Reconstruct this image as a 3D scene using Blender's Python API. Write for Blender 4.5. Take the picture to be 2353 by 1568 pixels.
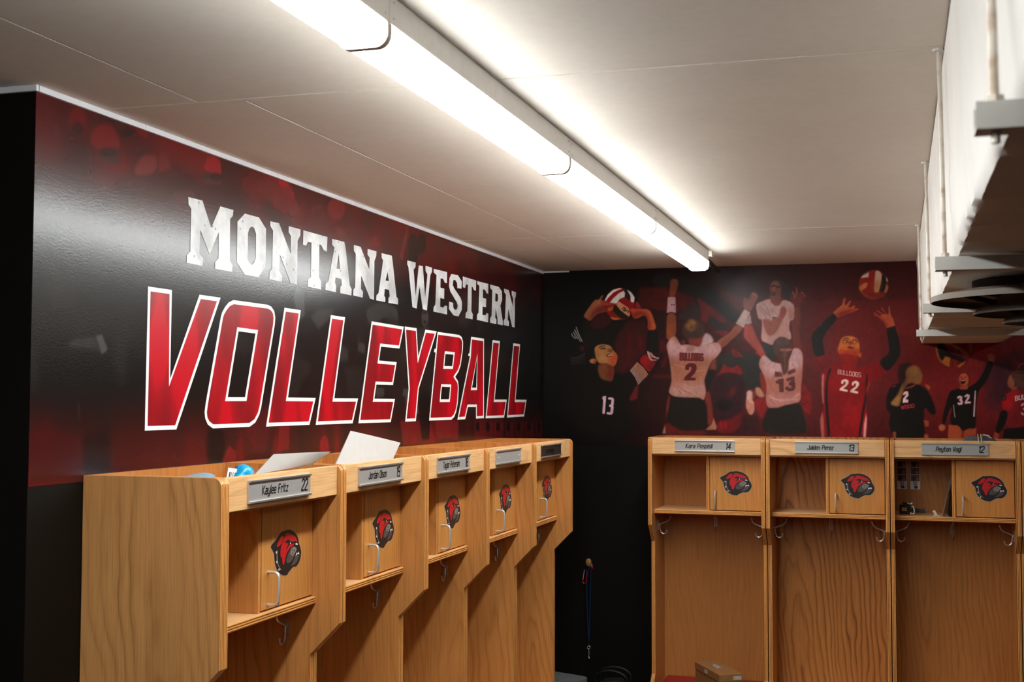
import bpy, bmesh, math, random
import numpy as np
from mathutils import Vector, Matrix
from mathutils.geometry import tessellate_polygon

for o in list(bpy.data.objects): bpy.data.objects.remove(o)
SC = bpy.context.scene
COL = SC.collection

# ------------------------------------------------------------------ camera, world, exposure
cam_data = bpy.data.cameras.new('camera')
cam_data.sensor_width = 36.0
cam_data.lens = 2894.86/2353*36.0
cam_data.clip_start = 0.05
cam = bpy.data.objects.new('camera', cam_data); COL.objects.link(cam)
R_, U_, F_ = (0.95630549,0.29235944,0.00240185), (0.01168287,-0.04642054,0.99885367), (-0.2921358,0.95518118,0.04780781)
cam.matrix_world = Matrix(((R_[0],U_[0],-F_[0],1.94531),(R_[1],U_[1],-F_[1],-6.95769),(R_[2],U_[2],-F_[2],1.86695),(0,0,0,1)))
cam_data.dof.use_dof = True
cam_data.dof.focus_distance = 4.3
cam_data.dof.aperture_fstop = 8.0
SC.camera = cam
world = bpy.data.worlds.new('world'); SC.world = world; world.use_nodes = True
world.node_tree.nodes['Background'].inputs[0].default_value = (.5,.5,.5,1)
world.node_tree.nodes['Background'].inputs[1].default_value = 0.02
SC.view_settings.view_transform = 'Standard'
try: SC.view_settings.look = 'None'
except Exception: pass
SC.view_settings.gamma = 1.0
SC.view_settings.use_curve_mapping = False
SC.view_settings.exposure = 0.0
LAMP = 44.0            # radiance of the linear lights in the left row
LAMP_R = 6.0          # and of the row beyond the duct
PRINT_GAIN = 1.45       # ink density of the back wall print
PRINT_GAIN_L = 1.0
SC.cycles.diffuse_bounces = 5
SC.cycles.max_bounces = 10

# ------------------------------------------------------------------ small helpers
def lin(c): return tuple((x/255/12.92 if x/255 <= .04045 else ((x/255+.055)/1.055)**2.4) for x in c)
def link(name, data, parent=None, loc=(0,0,0)):
    o = bpy.data.objects.new(name, data); COL.objects.link(o); o.location = loc
    if parent is not None: o.parent = parent
    return o
def thing(name, label, cat, loc=(0,0,0), rz=0, group=None):
    o = link(name, None, None, loc); o.rotation_euler = (0,0,rz); o.empty_display_size = .05
    return tag(o, label, cat, group)
def tag(o, label, cat, group=None):
    o['label'] = label; o['category'] = cat
    if group: o['group'] = group
    return o
def struct(o): o['kind'] = 'structure'; return o

class MB:
    """collects faces with material slots, then builds ONE mesh"""
    def __init__(s): s.v, s.f, s.m, s.mats = [], [], [], []
    def slot(s, mat):
        if mat not in s.mats: s.mats.append(mat)
        return s.mats.index(mat)
    def add(s, verts, faces, mat):
        k = len(s.v); i = s.slot(mat); s.v += [tuple(p) for p in verts]
        s.f += [tuple(a+k for a in f) for f in faces]; s.m += [i]*len(faces)
    def box(s, x0, x1, y0, y1, z0, z1, mat, M=None, mats=None):
        v = [(x0,y0,z0),(x1,y0,z0),(x1,y1,z0),(x0,y1,z0),(x0,y0,z1),(x1,y0,z1),(x1,y1,z1),(x0,y1,z1)]
        if M is not None: v = [tuple(M @ Vector(p)) for p in v]
        F = [(0,3,2,1),(4,5,6,7),(0,1,5,4),(1,2,6,5),(2,3,7,6),(3,0,4,7)]   # -z +z -y +x +y -x
        if mats is None: s.add(v, F, mat)
        else:
            k = len(s.v); s.v += v
            for f, mt in zip(F, mats): s.f.append(tuple(a+k for a in f)); s.m.append(s.slot(mt))
    def prism(s, prof, a0, a1, mat, rim=None, axis=0):
        """prof: list of 2-D points (counter-clockwise) extruded along axis"""
        n = len(prof)
        def P(a, p): return {0:(a,p[0],p[1]),1:(p[0],a,p[1]),2:(p[0],p[1],a)}[axis]
        v = [P(a0,p) for p in prof]+[P(a1,p) for p in prof]
        tris = tessellate_polygon([[Vector((p[0],p[1],0)) for p in prof]])
        s.add(v, [tuple(t) for t in tris]+[tuple(x+n for x in t[::-1]) for t in tris], mat)
        s.add(v, [(i,(i+1)%n,(i+1)%n+n,i+n) for i in range(n)], rim or mat)
    def tube(s, pts, r, mat, seg=8, cap=True):
        pts = [Vector(p) for p in pts]; n = len(pts)
        rr = r if isinstance(r,(list,tuple)) else [r]*n
        t0 = (pts[1]-pts[0]).normalized(); up = Vector((0,0,1)) if abs(t0.z) < .9 else Vector((1,0,0))
        nrm = t0.cross(up).normalized(); v = []
        for i in range(n):
            t = (pts[min(i+1,n-1)]-pts[max(i-1,0)]).normalized()
            nrm = (nrm - t*nrm.dot(t)).normalized(); b = t.cross(nrm)
            for k in range(seg):
                a = 2*math.pi*k/seg; v.append(pts[i]+(nrm*math.cos(a)+b*math.sin(a))*rr[i])
        F = [(i*seg+k, i*seg+(k+1)%seg, (i+1)*seg+(k+1)%seg, (i+1)*seg+k) for i in range(n-1) for k in range(seg)]
        if cap: F += [tuple(range(seg))[::-1], tuple((n-1)*seg+k for k in range(seg))]
        s.add(v, F, mat)
    def lathe(s, prof, mat, seg=48, c=(0,0,0), cap=False):
        v = [(c[0]+r*math.cos(2*math.pi*k/seg), c[1]+r*math.sin(2*math.pi*k/seg), c[2]+z) for r,z in prof for k in range(seg)]
        F = [(i*seg+k, i*seg+(k+1)%seg, (i+1)*seg+(k+1)%seg, (i+1)*seg+k) for i in range(len(prof)-1) for k in range(seg)]
        if cap: F += [tuple(range(seg))[::-1], tuple((len(prof)-1)*seg+k for k in range(seg))]
        s.add(v, F, mat)
    def poly(s, outer, holes, f3, mat):
        """flat polygon with holes; f3 maps (a,b) to 3-D"""
        loops = [[Vector((a,b,0)) for a,b in outer]]+[[Vector((a,b,0)) for a,b in h] for h in holes]
        flat = [p for l in loops for p in l]
        s.add([f3(p.x,p.y) for p in flat], [tuple(t) for t in tessellate_polygon(loops)], mat)
    def mesh(s, name, smooth=False):
        me = bpy.data.meshes.new(name); me.from_pydata(s.v, [], s.f)
        for m in s.mats: me.materials.append(m)
        me.polygons.foreach_set('material_index', s.m)
        bm = bmesh.new(); bm.from_mesh(me); bmesh.ops.recalc_face_normals(bm, faces=bm.faces); bm.to_mesh(me); bm.free()
        if smooth:
            me.polygons.foreach_set('use_smooth', [True]*len(me.polygons))
            try: me.set_sharp_from_angle(angle=math.radians(40))
            except Exception: pass
        me.update(); return me
    def build(s, name, parent=None, loc=(0,0,0), smooth=False, bevel=0):
        o = link(name, s.mesh(name, smooth), parent, loc)
        if bevel: add_bevel(o, bevel)
        return o
def add_bevel(o, w, seg=2):
    m = o.modifiers.new('bevel','BEVEL'); m.width = w; m.segments = seg; m.limit_method = 'ANGLE'; m.angle_limit = math.radians(50); m.use_clamp_overlap = True
def facing(me_obj, d):
    """flip a flat mesh so that its normals look along d"""
    me = me_obj.data
    if me.polygons and sum((p.normal.dot(Vector(d))*p.area) for p in me.polygons) < 0: me.flip_normals()

# ------------------------------------------------------------------ materials
class NT:
    def __init__(s, name):
        s.mat = bpy.data.materials.new(name); s.mat.use_nodes = True; s.t = s.mat.node_tree; s.t.nodes.clear()
        s.out = s.n('ShaderNodeOutputMaterial'); s.b = s.n('ShaderNodeBsdfPrincipled'); s.l(s.b.outputs[0], s.out.inputs[0])
    def n(s, t, **kw):
        nd = s.t.nodes.new(t)
        for k, v in kw.items(): setattr(nd, k, v)
        return nd
    def l(s, a, b): s.t.links.new(a, b)
    def val(s, nd, **kw):
        for k, v in kw.items(): nd.inputs[k.replace('_',' ')].default_value = v
        return nd
    def coord(s, scale=(1,1,1), rot=(0,0,0), loc=(0,0,0), kind='Object', rand=0):
        tc = s.n('ShaderNodeTexCoord'); src = tc.outputs[kind]
        if rand:
            oi = s.n('ShaderNodeObjectInfo'); mu = s.n('ShaderNodeMath', operation='MULTIPLY'); mu.inputs[1].default_value = rand
            s.l(oi.outputs['Random'], mu.inputs[0]); ad = s.n('ShaderNodeVectorMath', operation='ADD')
            cx = s.n('ShaderNodeCombineXYZ')
            for k in range(3):
                m2 = s.n('ShaderNodeMath', operation='MULTIPLY'); m2.inputs[1].default_value = (1,.37,.71)[k]; s.l(mu.outputs[0], m2.inputs[0]); s.l(m2.outputs[0], cx.inputs[k])
            s.l(src, ad.inputs[0]); s.l(cx.outputs[0], ad.inputs[1]); src = ad.outputs[0]
        mp = s.n('ShaderNodeMapping'); mp.inputs['Scale'].default_value = scale; mp.inputs['Rotation'].default_value = rot; mp.inputs['Location'].default_value = loc
        s.l(src, mp.inputs['Vector']); return mp.outputs[0]
    def noise(s, vec, scale, detail=3, rough=.55):
        nd = s.n('ShaderNodeTexNoise'); s.val(nd, Scale=scale, Detail=detail, Roughness=rough); s.l(vec, nd.inputs['Vector']); return nd.outputs['Fac']
    def ramp(s, fac, stops, interp='LINEAR'):
        r = s.n('ShaderNodeValToRGB'); r.color_ramp.interpolation = interp; e = r.color_ramp.elements
        while len(e) > 1: e.remove(e[-1])
        e[0].position = stops[0][0]; e[0].color = (*stops[0][1],1)
        for p, c in stops[1:]: x = e.new(p); x.color = (*c,1)
        s.l(fac, r.inputs[0]); return r.outputs[0]
    def mix(s, fac, a, b, mode='MIX'):
        m = s.n('ShaderNodeMix', data_type='RGBA', blend_type=mode)
        for sock, v in ((m.inputs[0],fac),(m.inputs[6],a),(m.inputs[7],b)):
            if isinstance(v,(int,float)): sock.default_value = v
            elif isinstance(v,tuple): sock.default_value = (*v,1)
            else: s.l(v, sock)
        return m.outputs[2]
    def bump(s, h, strength=.2, dist=.002):
        b = s.n('ShaderNodeBump'); s.val(b, Strength=strength, Distance=dist); s.l(h, b.inputs['Height']); s.l(b.outputs[0], s.b.inputs['Normal'])
    def done(s, rough=.5, metal=0, spec=.5, color=None):
        s.b.inputs['Roughness'].default_value = rough; s.b.inputs['Metallic'].default_value = metal; s.b.inputs['Specular IOR Level'].default_value = spec
        if color is not None:
            if isinstance(color, tuple): s.b.inputs['Base Color'].default_value = (*color,1)
            else: s.l(color, s.b.inputs['Base Color'])
        return s.mat

def plain(name, c, rough=.5, metal=0, spec=.5, var=.08, vs=30, bump=0, bs=200):
    t = NT(name); c = lin(c); f = t.noise(t.coord(rand=13), vs)
    col = t.ramp(f, [(.3, tuple(x*(1-var) for x in c)), (.7, tuple(min(1,x*(1+var)) for x in c))])
    if bump: t.bump(t.noise(t.coord(), bs, 2), bump)
    return t.done(rough, metal, spec, col)

def oak(name, light, dark, along='z', freq=10.0, tilt=.06, contrast=.8, rough=.36, centre=(.06,-.2)):
    """plain-sawn veneer: rings of a tilted trunk cut by the board face, gently wobbling, plus pores"""
    t = NT(name)
    sw = {'z':(0,0,0), 'x':(0,math.pi/2,0), 'y':(math.pi/2,0,0)}[along]
    v0 = t.coord(rot=sw)
    oi = t.n('ShaderNodeObjectInfo')
    wn = t.n('ShaderNodeTexWhiteNoise', noise_dimensions='1D'); t.l(oi.outputs['Random'], wn.inputs['W'])
    def offs(mul, add):
        k = t.n('ShaderNodeVectorMath', operation='MULTIPLY_ADD'); k.inputs[1].default_value = mul; k.inputs[2].default_value = add; t.l(wn.outputs['Color'], k.inputs[0]); return k.outputs[0]
    def vadd(a, b):
        k = t.n('ShaderNodeVectorMath', operation='ADD'); t.l(a, k.inputs[0]); t.l(b, k.inputs[1]); return k.outputs[0]
    def vmap(a, sc=(1,1,1), rt=(0,0,0)):
        k = t.n('ShaderNodeMapping'); k.inputs['Scale'].default_value = sc; k.inputs['Rotation'].default_value = rt; t.l(a, k.inputs[0]); return k.outputs[0]
    far = vadd(v0, offs((31,17,23),(0,0,0)))
    wob = t.n('ShaderNodeTexNoise'); t.val(wob, Scale=4.0, Detail=3.0, Roughness=.55); t.l(vmap(far,(1,1,.30)), wob.inputs['Vector'])
    near = vmap(vadd(v0, offs((.16,.16,.9),(-centre[0]-.08,-centre[1]-.08,-1.0))), (1,1,1), (tilt,tilt*.7,0))
    ma = t.n('ShaderNodeVectorMath', operation='MULTIPLY_ADD'); ma.inputs[1].default_value = (.16,.16,0); t.l(wob.outputs['Color'], ma.inputs[0]); t.l(near, ma.inputs[2])
    w = t.n('ShaderNodeTexWave', wave_type='RINGS', rings_direction='Z', wave_profile='SAW'); t.val(w, Scale=freq, Distortion=0.0); t.l(ma.outputs[0], w.inputs['Vector'])
    L, D = lin(light), lin(dark)
    mix3 = lambda k: tuple(a*(1-k)+b*k for a,b in zip(L,D))
    ring = t.ramp(w.outputs['Fac'], [(0,mix3(.38)),(.22,mix3(.05)),(.55,mix3(.12)),(.80,mix3(.55)),(.90,mix3(1)),(1,mix3(.38))])
    fine = t.noise(vmap(far,(1,1,.018)), 300, 3, .6)
    f2 = t.ramp(fine, [(.36,(.74,.70,.66)),(.54,(1,1,1))])
    big = t.noise(vmap(far,(1,1,.3)), 5, 2)
    bg = t.ramp(big, [(.3,(.88,.86,.84)),(.7,(1,1,1))])
    # figure strength: a board may set its own through its pass index (percent), else it is drawn by lot
    cr = t.n('ShaderNodeMapRange'); cr.inputs['To Min'].default_value = contrast*.3; cr.inputs['To Max'].default_value = contrast; t.l(wn.outputs['Value'], cr.inputs[0])
    lt = t.n('ShaderNodeMath', operation='LESS_THAN'); lt.inputs[1].default_value = .5; t.l(oi.outputs['Object Index'], lt.inputs[0])
    ma1 = t.n('ShaderNodeMath', operation='MULTIPLY'); t.l(cr.outputs[0], ma1.inputs[0]); t.l(lt.outputs[0], ma1.inputs[1])
    cm = t.n('ShaderNodeMath', operation='MULTIPLY_ADD'); cm.inputs[1].default_value = .01; t.l(oi.outputs['Object Index'], cm.inputs[0]); t.l(ma1.outputs[0], cm.inputs[2])
    md = t.ramp(t.noise(vmap(far,(1,1,.25)), 9, 3), [(.30,(.25,.25,.25)),(.62,(1,1,1))])
    mm_ = t.n('ShaderNodeMath', operation='MULTIPLY'); t.l(cm.outputs[0], mm_.inputs[0]); t.l(md, mm_.inputs[1])
    c = t.mix(mm_.outputs[0], mix3(.24), ring)
    c = t.mix(.7, c, f2, 'MULTIPLY'); c = t.mix(1.0, c, bg, 'MULTIPLY')
    t.bump(fine, .05, .001)
    return t.done(rough, 0, .4, c)

def ply(name, axis):
    t = NT(name); rot = {'x':(0,0,0),'z':(0,math.pi/2,0),'y':(0,0,-math.pi/2)}[axis]
    v = t.coord(rot=rot); w = t.n('ShaderNodeTexWave', wave_type='BANDS', bands_direction='X'); t.val(w, Scale=47.0, Distortion=.15, Detail=1); w.inputs['Phase Offset'].default_value = 1.57
    t.l(v, w.inputs['Vector'])
    c = t.ramp(w.outputs['Fac'], [(.22,lin((128,66,20))),(.42,lin((216,136,58))),(.8,lin((252,184,104)))])
    n = t.ramp(t.noise(t.coord(rand=9), 60), [(.3,(.86,.84,.82)),(.7,(1,1,1))])
    return t.done(.42, 0, .4, t.mix(1.0, c, n, 'MULTIPLY'))

M = {}
OAK_L, OAK_D = (206,146,86), (138,84,38)
M['oak_z'] = oak('oak_upright', (214,149,83), (162,102,48), 'z', 11.0, .10, .7, centre=(.07,-.2))
M['oak_back'] = oak('oak_back_panel', (202,136,72), (124,72,30), 'z', 12.0, .10, .95, centre=(.3,.05))
M['oak_end'] = oak('oak_end_panel', (220,160,98), (160,106,56), 'z', 11.0, .10, 1.2, centre=(.05,-.2))
M['oak_x'] = oak('oak_header', (252,202,144), (206,146,88), 'x', 13.0, .12, .9, centre=(.03,.05))  # oak made lighter so the header rails look more strongly lit
M['oak_door'] = oak('oak_door', (226,156,82), (186,118,56), 'z', 14.0, .06, .6, centre=(0,.06))
M['ply_x'] = ply('plywood_edge_upright', 'x'); M['ply_z'] = ply('plywood_edge_flat', 'z')
M['steel'] = plain('brushed_steel', (206,203,198), .42, .6, .5, .05)
M['hook'] = plain('nickel_wire', (206,200,192), .3, .75, .5, .04)
M['alu'] = plain('anodised_aluminium', (205,204,202), .38, .9, .5, .03)
def plate_mat():
    t = NT('silver_plate'); f = t.noise(t.coord(scale=(1,1,40), rand=5), 60, 2)
    c = t.ramp(f, [(.3,lin((176,174,171))),(.7,lin((194,192,189)))])
    t.bump(f, .05, .0005); return t.done(.34, .4, .5, c)
M['plate'] = plate_mat()
M['plate_black'] = plain('black_plate', (38,34,34), .3, 0, .6, .05)
M['ink'] = plain('black_ink', (22,18,17), .45, 0, .4, .03)
M['emblem_grey'] = plain('emblem_silver', (168,158,146), .4, 0, .5, .03)
M['emblem_black'] = plain('emblem_black', (34,28,28), .4, 0, .5, .03)
M['emblem_red'] = plain('emblem_red', (196,26,34), .4, 0, .5, .03)
M['emblem_dark'] = plain('emblem_charcoal', (82,76,74), .4, 0, .5, .03)
M['emblem_mid'] = plain('emblem_grey_light', (140,132,124), .4, 0, .5, .03)
M['emblem_white'] = plain('emblem_white', (238,236,232), .4, 0, .5, .02)
M['red_vinyl'] = plain('red_vinyl', (150,16,20), .45, 0, .5, .06, 20, .1, 300)
M['black_wall'] = plain('black_wall_paint', (16,14,11), .5, 0, .12, .1, 6, .12, 90)
def ceiling_mat():
    t = NT('ceiling_board'); v = t.coord(rand=3)
    f = t.noise(v, 1.6, 4); g = t.noise(v, 38, 3)
    c = t.ramp(f, [(.3,lin((230,221,209))),(.7,lin((239,231,220)))]); c2 = t.ramp(g, [(.35,(.97,.965,.96)),(.65,(1,1,1))])
    t.bump(g, .05, .002); return t.done(.6, 0, .3, t.mix(1, c, c2, 'MULTIPLY'))
M['ceiling'] = ceiling_mat()
M['seam'] = plain('joint_compound', (234,226,214), .65, 0, .3, .05, 50, .8, 120)
M['white_trim'] = plain('white_trim', (222,222,228), .45, 0, .5, .05, 12)
M['white_metal'] = plain('white_painted_metal', (246,244,241), .4, 0, .5, .03)
M['strut'] = plain('galvanised_strut', (222,219,212), .5, 0, .5, .04)
def rod_mat():
    t = NT('threaded_rod'); v = t.coord(); f = t.noise(v, 22, 3)
    c = t.ramp(f, [(.5,lin((206,198,186))),(.70,lin((166,142,118)))]); return t.done(.5, .4, .4, c)
M['rod'] = rod_mat()
def duct_mat():
    t = NT('duct_wrap'); v = t.coord(); f = t.noise(v, 4, 3)
    c = t.ramp(f, [(.3,lin((226,222,216))),(.7,lin((236,233,228)))]); t.bump(t.noise(v, 34, 4), .15, .004); return t.done(.6, 0, .3, c)
M['duct'] = duct_mat()
M['diffuser_metal'] = plain('grey_diffuser_enamel', (112,100,88), .45, 0, .5, .06)
M['dark'] = plain('dark_void', (18,15,13), .8)
M['floor'] = plain('floor_carpet', (58,38,32), .9, 0, .2, .25, 60, .3, 300)
M['room_wall'] = plain('far_wall_paint', (44,36,32), .7, 0, .3, .06, 4)
def lamp_mat(name, k):
    t = NT(name); t.b.inputs['Base Color'].default_value = (.9,.9,.9,1); t.b.inputs['Emission Color'].default_value = (.965,1,.985,1); t.b.inputs['Emission Strength'].default_value = k; return t.done(.4)
M['lamp'] = lamp_mat('lit_diffuser', LAMP); M['lamp_side'] = lamp_mat('lit_diffuser_side', LAMP*.22); M['lamp_r'] = lamp_mat('lit_diffuser_far', LAMP_R)
M['endcap'] = plain('white_end_cap', (226,214,206), .5)
M['paper'] = plain('white_paper', (204,202,200), .6, 0, .3, .02)
M['paper_card'] = plain('white_card', (184,178,172), .6, 0, .3, .03)
M['cardboard'] = plain('brown_cardboard', (150,106,62), .7, 0, .3, .08, 40)
M['white_ink'] = plain('white_ink', (226,212,196), .6, 0, .3, .03)
M['felt'] = plain('grey_felt', (92,95,96), .9, 0, .2, .2, 120, .4, 500)
M['black_cloth'] = plain('black_cloth', (24,22,20), .7, 0, .3, .15, 60, .3, 300)
M['black_plastic'] = plain('black_plastic', (13,12,11), .5, 0, .3)
M['blue_cord'] = plain('blue_cord', (8,34,68), .6, 0, .3, .2, 200)
M['red_metal'] = plain('red_anodised', (190,24,30), .3, .6)
M['peg_wood'] = plain('peg_wood', (150,104,54), .5, 0, .4, .2, 60)
M['foil_blue'] = plain('blue_foil', (20,168,222), .3, .1, .6, .1, 20)
M['blue_grey'] = plain('pale_blue_film', (120,165,190), .35, 0, .5, .15, 30)
M['label_white'] = plain('white_label', (222,226,228), .5, 0, .4, .02)
M['white_plastic'] = plain('white_plastic', (226,222,214), .35)
M['teal_plastic'] = plain('blue_grey_plastic', (70,96,112), .35)
M['gold_ink'] = plain('gold_print', (200,160,70), .4, .3)
M['grey_knit'] = plain('grey_cloth', (84,84,86), .9, 0, .2, .2, 90, .4, 300)
M['cream'] = plain('cream_string', (226,200,150), .7)
def clear_film():
    t = NT('clear_film'); t.b.inputs['Transmission Weight'].default_value = .55; t.b.inputs['Alpha'].default_value = .55; return t.done(.25, 0, .5, (.82,.76,.74))
M['film'] = clear_film()
def letter_red():
    t = NT('letter_red'); v = t.coord(kind='Object', scale=(1,1,1)); f = t.n('ShaderNodeTexVoronoi', feature='SMOOTH_F1'); t.val(f, Scale=4.2, Smoothness=.15); t.l(v, f.inputs['Vector'])
    n = t.noise(t.coord(scale=(1,3.2,1.1)), 2.6, 2, .4)
    c = t.ramp(n, [(.38,lin((132,8,20))),(.5,lin((160,6,22))),(.56,lin((190,3,28)))]); g = t.noise(v, 60, 3); t.bump(g, .1, .001); return t.done(.32, 0, .32, c)
M['letter_red'] = letter_red()
def letter_white(name, wear):
    t = NT(name); v = t.coord(); base = lin((246,246,244))
    if wear:
        f = t.noise(v, 5.5, 4, .6); c = t.ramp(f, [(.36,lin((182,183,184))),(.5,lin((218,219,220))),(.62,lin((238,239,240)))])
        s = t.n('ShaderNodeTexVoronoi'); t.val(s, Scale=26.0, Randomness=1.0); t.l(v, s.inputs['Vector'])
        sp = t.ramp(s.outputs['Distance'], [(.085,(.25,.24,.24)),(.12,(1,1,1))]); c = t.mix(.8, c, sp, 'MULTIPLY')
    else: c = base
    t.bump(t.noise(v, 60, 3), .1, .001); return t.done(.36, 0, .5, c)
M['letter_white'] = letter_white('letter_outline_white', False); M['letter_worn'] = letter_white('letter_worn_white', True)
def print_mat(name, rough, bump, spec=.5):
    t = NT(name); a = t.n('ShaderNodeVertexColor'); a.layer_name = 'ink'; v = t.coord(scale=(1,1,2.0))
    t.bump(t.noise(v, 90, 3, .6), bump, .002); return t.done(rough, 0, spec, a.outputs['Color'])
M['print_left'] = print_mat('vinyl_print_gloss', .215, .10, .38); M['print_back'] = print_mat('vinyl_print', .30, .12, .16)

M["print_dark"] = plain("photo_dark", (52,22,24), .5)
M["print_pale"] = plain("photo_skin", (150,96,84), .5)
M["photo0"] = plain("photo_backdrop", (110,66,62), .5)
M["photo1"] = plain("photo_backdrop_dark", (84,46,46), .5)
# ------------------------------------------------------------------ stroke lettering
O5 = [(.1,0),(0,.1),(0,.9),(.1,1),(.38,1),(.48,.9),(.48,.1),(.38,0),(.1,0)]
GLYPH = {
 'K':[[(0,0),(0,1)],[(.48,1),(.06,.5),(.48,0)]], 'J':[[(0,.2),(.08,0),(.34,0),(.44,.1),(.44,1)]],
 'T':[[(0,1),(.5,1)],[(.25,1),(.25,0)]], 'P':[[(0,0),(0,1),(.38,1),(.48,.9),(.48,.54),(.38,.44),(0,.44)]],
 'V':[[(0,1),(.24,0),(.48,1)]], 'F':[[(0,0),(0,1),(.44,1)],[(0,.52),(.36,.52)]], 'O':[O5],
 'H':[[(0,0),(0,1)],[(.46,0),(.46,1)],[(0,.5),(.46,.5)]], 'C':[[(.48,.2),(.38,0),(.1,0),(0,.1),(0,.9),(.1,1),(.38,1),(.48,.8)]],
 'U':[[(0,1),(0,.1),(.1,0),(.38,0),(.48,.1),(.48,1)]], 'S':[[(0,.1),(.1,0),(.38,0),(.48,.1),(.48,.42),(.38,.5),(.1,.5),(0,.6),(0,.9),(.1,1),(.38,1),(.48,.9)]],
 'I':[[(0,0),(0,1)]], 'N':[[(0,0),(0,1),(.46,0),(.46,1)]], 'A':[[(0,0),(.24,1),(.48,0)],[(.1,.33),(.38,.33)]],
 'W':[[(0,1),(.15,0),(.3,.7),(.45,0),(.6,1)]],
 'R':[[(0,0),(0,1),(.38,1),(.48,.9),(.48,.58),(.38,.48),(0,.48)],[(.26,.48),(.48,0)]], 'E':[[(.44,0),(0,0),(0,1),(.44,1)],[(0,.52),(.36,.52)]],
 'B':[[(0,0),(0,1),(.36,1),(.45,.9),(.45,.62),(.36,.52),(0,.52)],[(.36,.52),(.48,.42),(.48,.1),(.38,0),(0,0)]],
 'L':[[(0,1),(0,0),(.42,0)]], 'D':[[(0,0),(0,1),(.36,1),(.48,.86),(.48,.14),(.36,0),(0,0)]],
 'G':[[(.48,.82),(.38,1),(.1,1),(0,.9),(0,.1),(.1,0),(.38,0),(.48,.1),(.48,.48),(.28,.48)]],
 'a':[[(.05,.68),(.3,.68),(.4,.6),(.4,0)],[(.4,.38),(.1,.38),(0,.3),(0,.08),(.1,0),(.4,0)]],
 'y':[[(0,.68),(0,.1),(.08,0),(.4,0)],[(.4,.68),(.4,-.18),(.3,-.28),(.03,-.28)]], 'l':[[(0,1),(0,0)]],
 'e':[[(.4,0),(.1,0),(0,.1),(0,.58),(.1,.68),(.3,.68),(.4,.58),(.4,.34),(0,.34)]], 'r':[[(0,0),(0,.68),(.24,.68),(.3,.58)]],
 'i':[[(0,0),(0,.68)],[(0,.86),(0,.98)]], 't':[[(.1,1),(.1,.1),(.18,0),(.32,0)],[(0,.68),(.3,.68)]], 'z':[[(0,.68),(.38,.68),(0,0),(.38,0)]],
 'o':[[(.1,0),(0,.1),(0,.58),(.1,.68),(.3,.68),(.4,.58),(.4,.1),(.3,0),(.1,0)]], 'd':[[(.4,1),(.4,0),(.1,0),(0,.1),(0,.58),(.1,.68),(.4,.68)]],
 'n':[[(0,0),(0,.68),(.3,.68),(.4,.58),(.4,0)]], 's':[[(0,0),(.3,0),(.38,.08),(.38,.28),(.3,.34),(.08,.34),(0,.42),(0,.6),(.08,.68),(.38,.68)]],
 'p':[[(0,-.28),(0,.68),(.3,.68),(.4,.58),(.4,.1),(.3,0),(0,0)]], 'g':[[(.4,.68),(.1,.68),(0,.58),(0,.1),(.1,0),(.4,0)],[(.4,.68),(.4,-.18),(.3,-.28),(.05,-.28)]],
 'u':[[(0,.68),(0,.1),(.1,0),(.4,0)],[(.4,.68),(.4,0)]], '0':[O5],
 'm':[[(0,0),(0,.68),(.5,.68),(.6,.58),(.6,0)],[(.3,.68),(.3,0)]], 'k':[[(0,0),(0,1)],[(.4,.68),(.05,.32),(.4,0)]], ' ':[],
 '1':[[(0,.86),(.14,1),(.14,0)]], '2':[[(0,.84),(.1,1),(.36,1),(.46,.9),(.46,.62),(0,.12),(0,0),(.46,0)]],
 '3':[[(0,.88),(.08,1),(.38,1),(.48,.9),(.48,.6),(.4,.52),(.16,.52)],[(.4,.52),(.48,.42),(.48,.1),(.38,0),(.08,0),(0,.12)]],
 '4':[[(.36,0),(.36,1),(0,.3),(.48,.3)]], '8':[O5,[(0,.52),(.48,.52)]], '9':[[(.48,.5),(.1,.5),(0,.6),(0,.9),(.1,1),(.38,1),(.48,.9),(.48,.1),(.38,0),(.05,0)]],
}
def text_strokes(s, h, squeeze=1.0, slant=0.0, gap=.22):
    out, x = [], 0.0
    for ch in s:
        g = GLYPH[ch]
        w = max([p[0] for st in g for p in st], default=.22)
        for st in g:
            out.append([((x + a)*h*squeeze + slant*b*h, b*h) for a, b in st])
        x += w + gap
    return out, (x - gap)*h*squeeze

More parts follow.
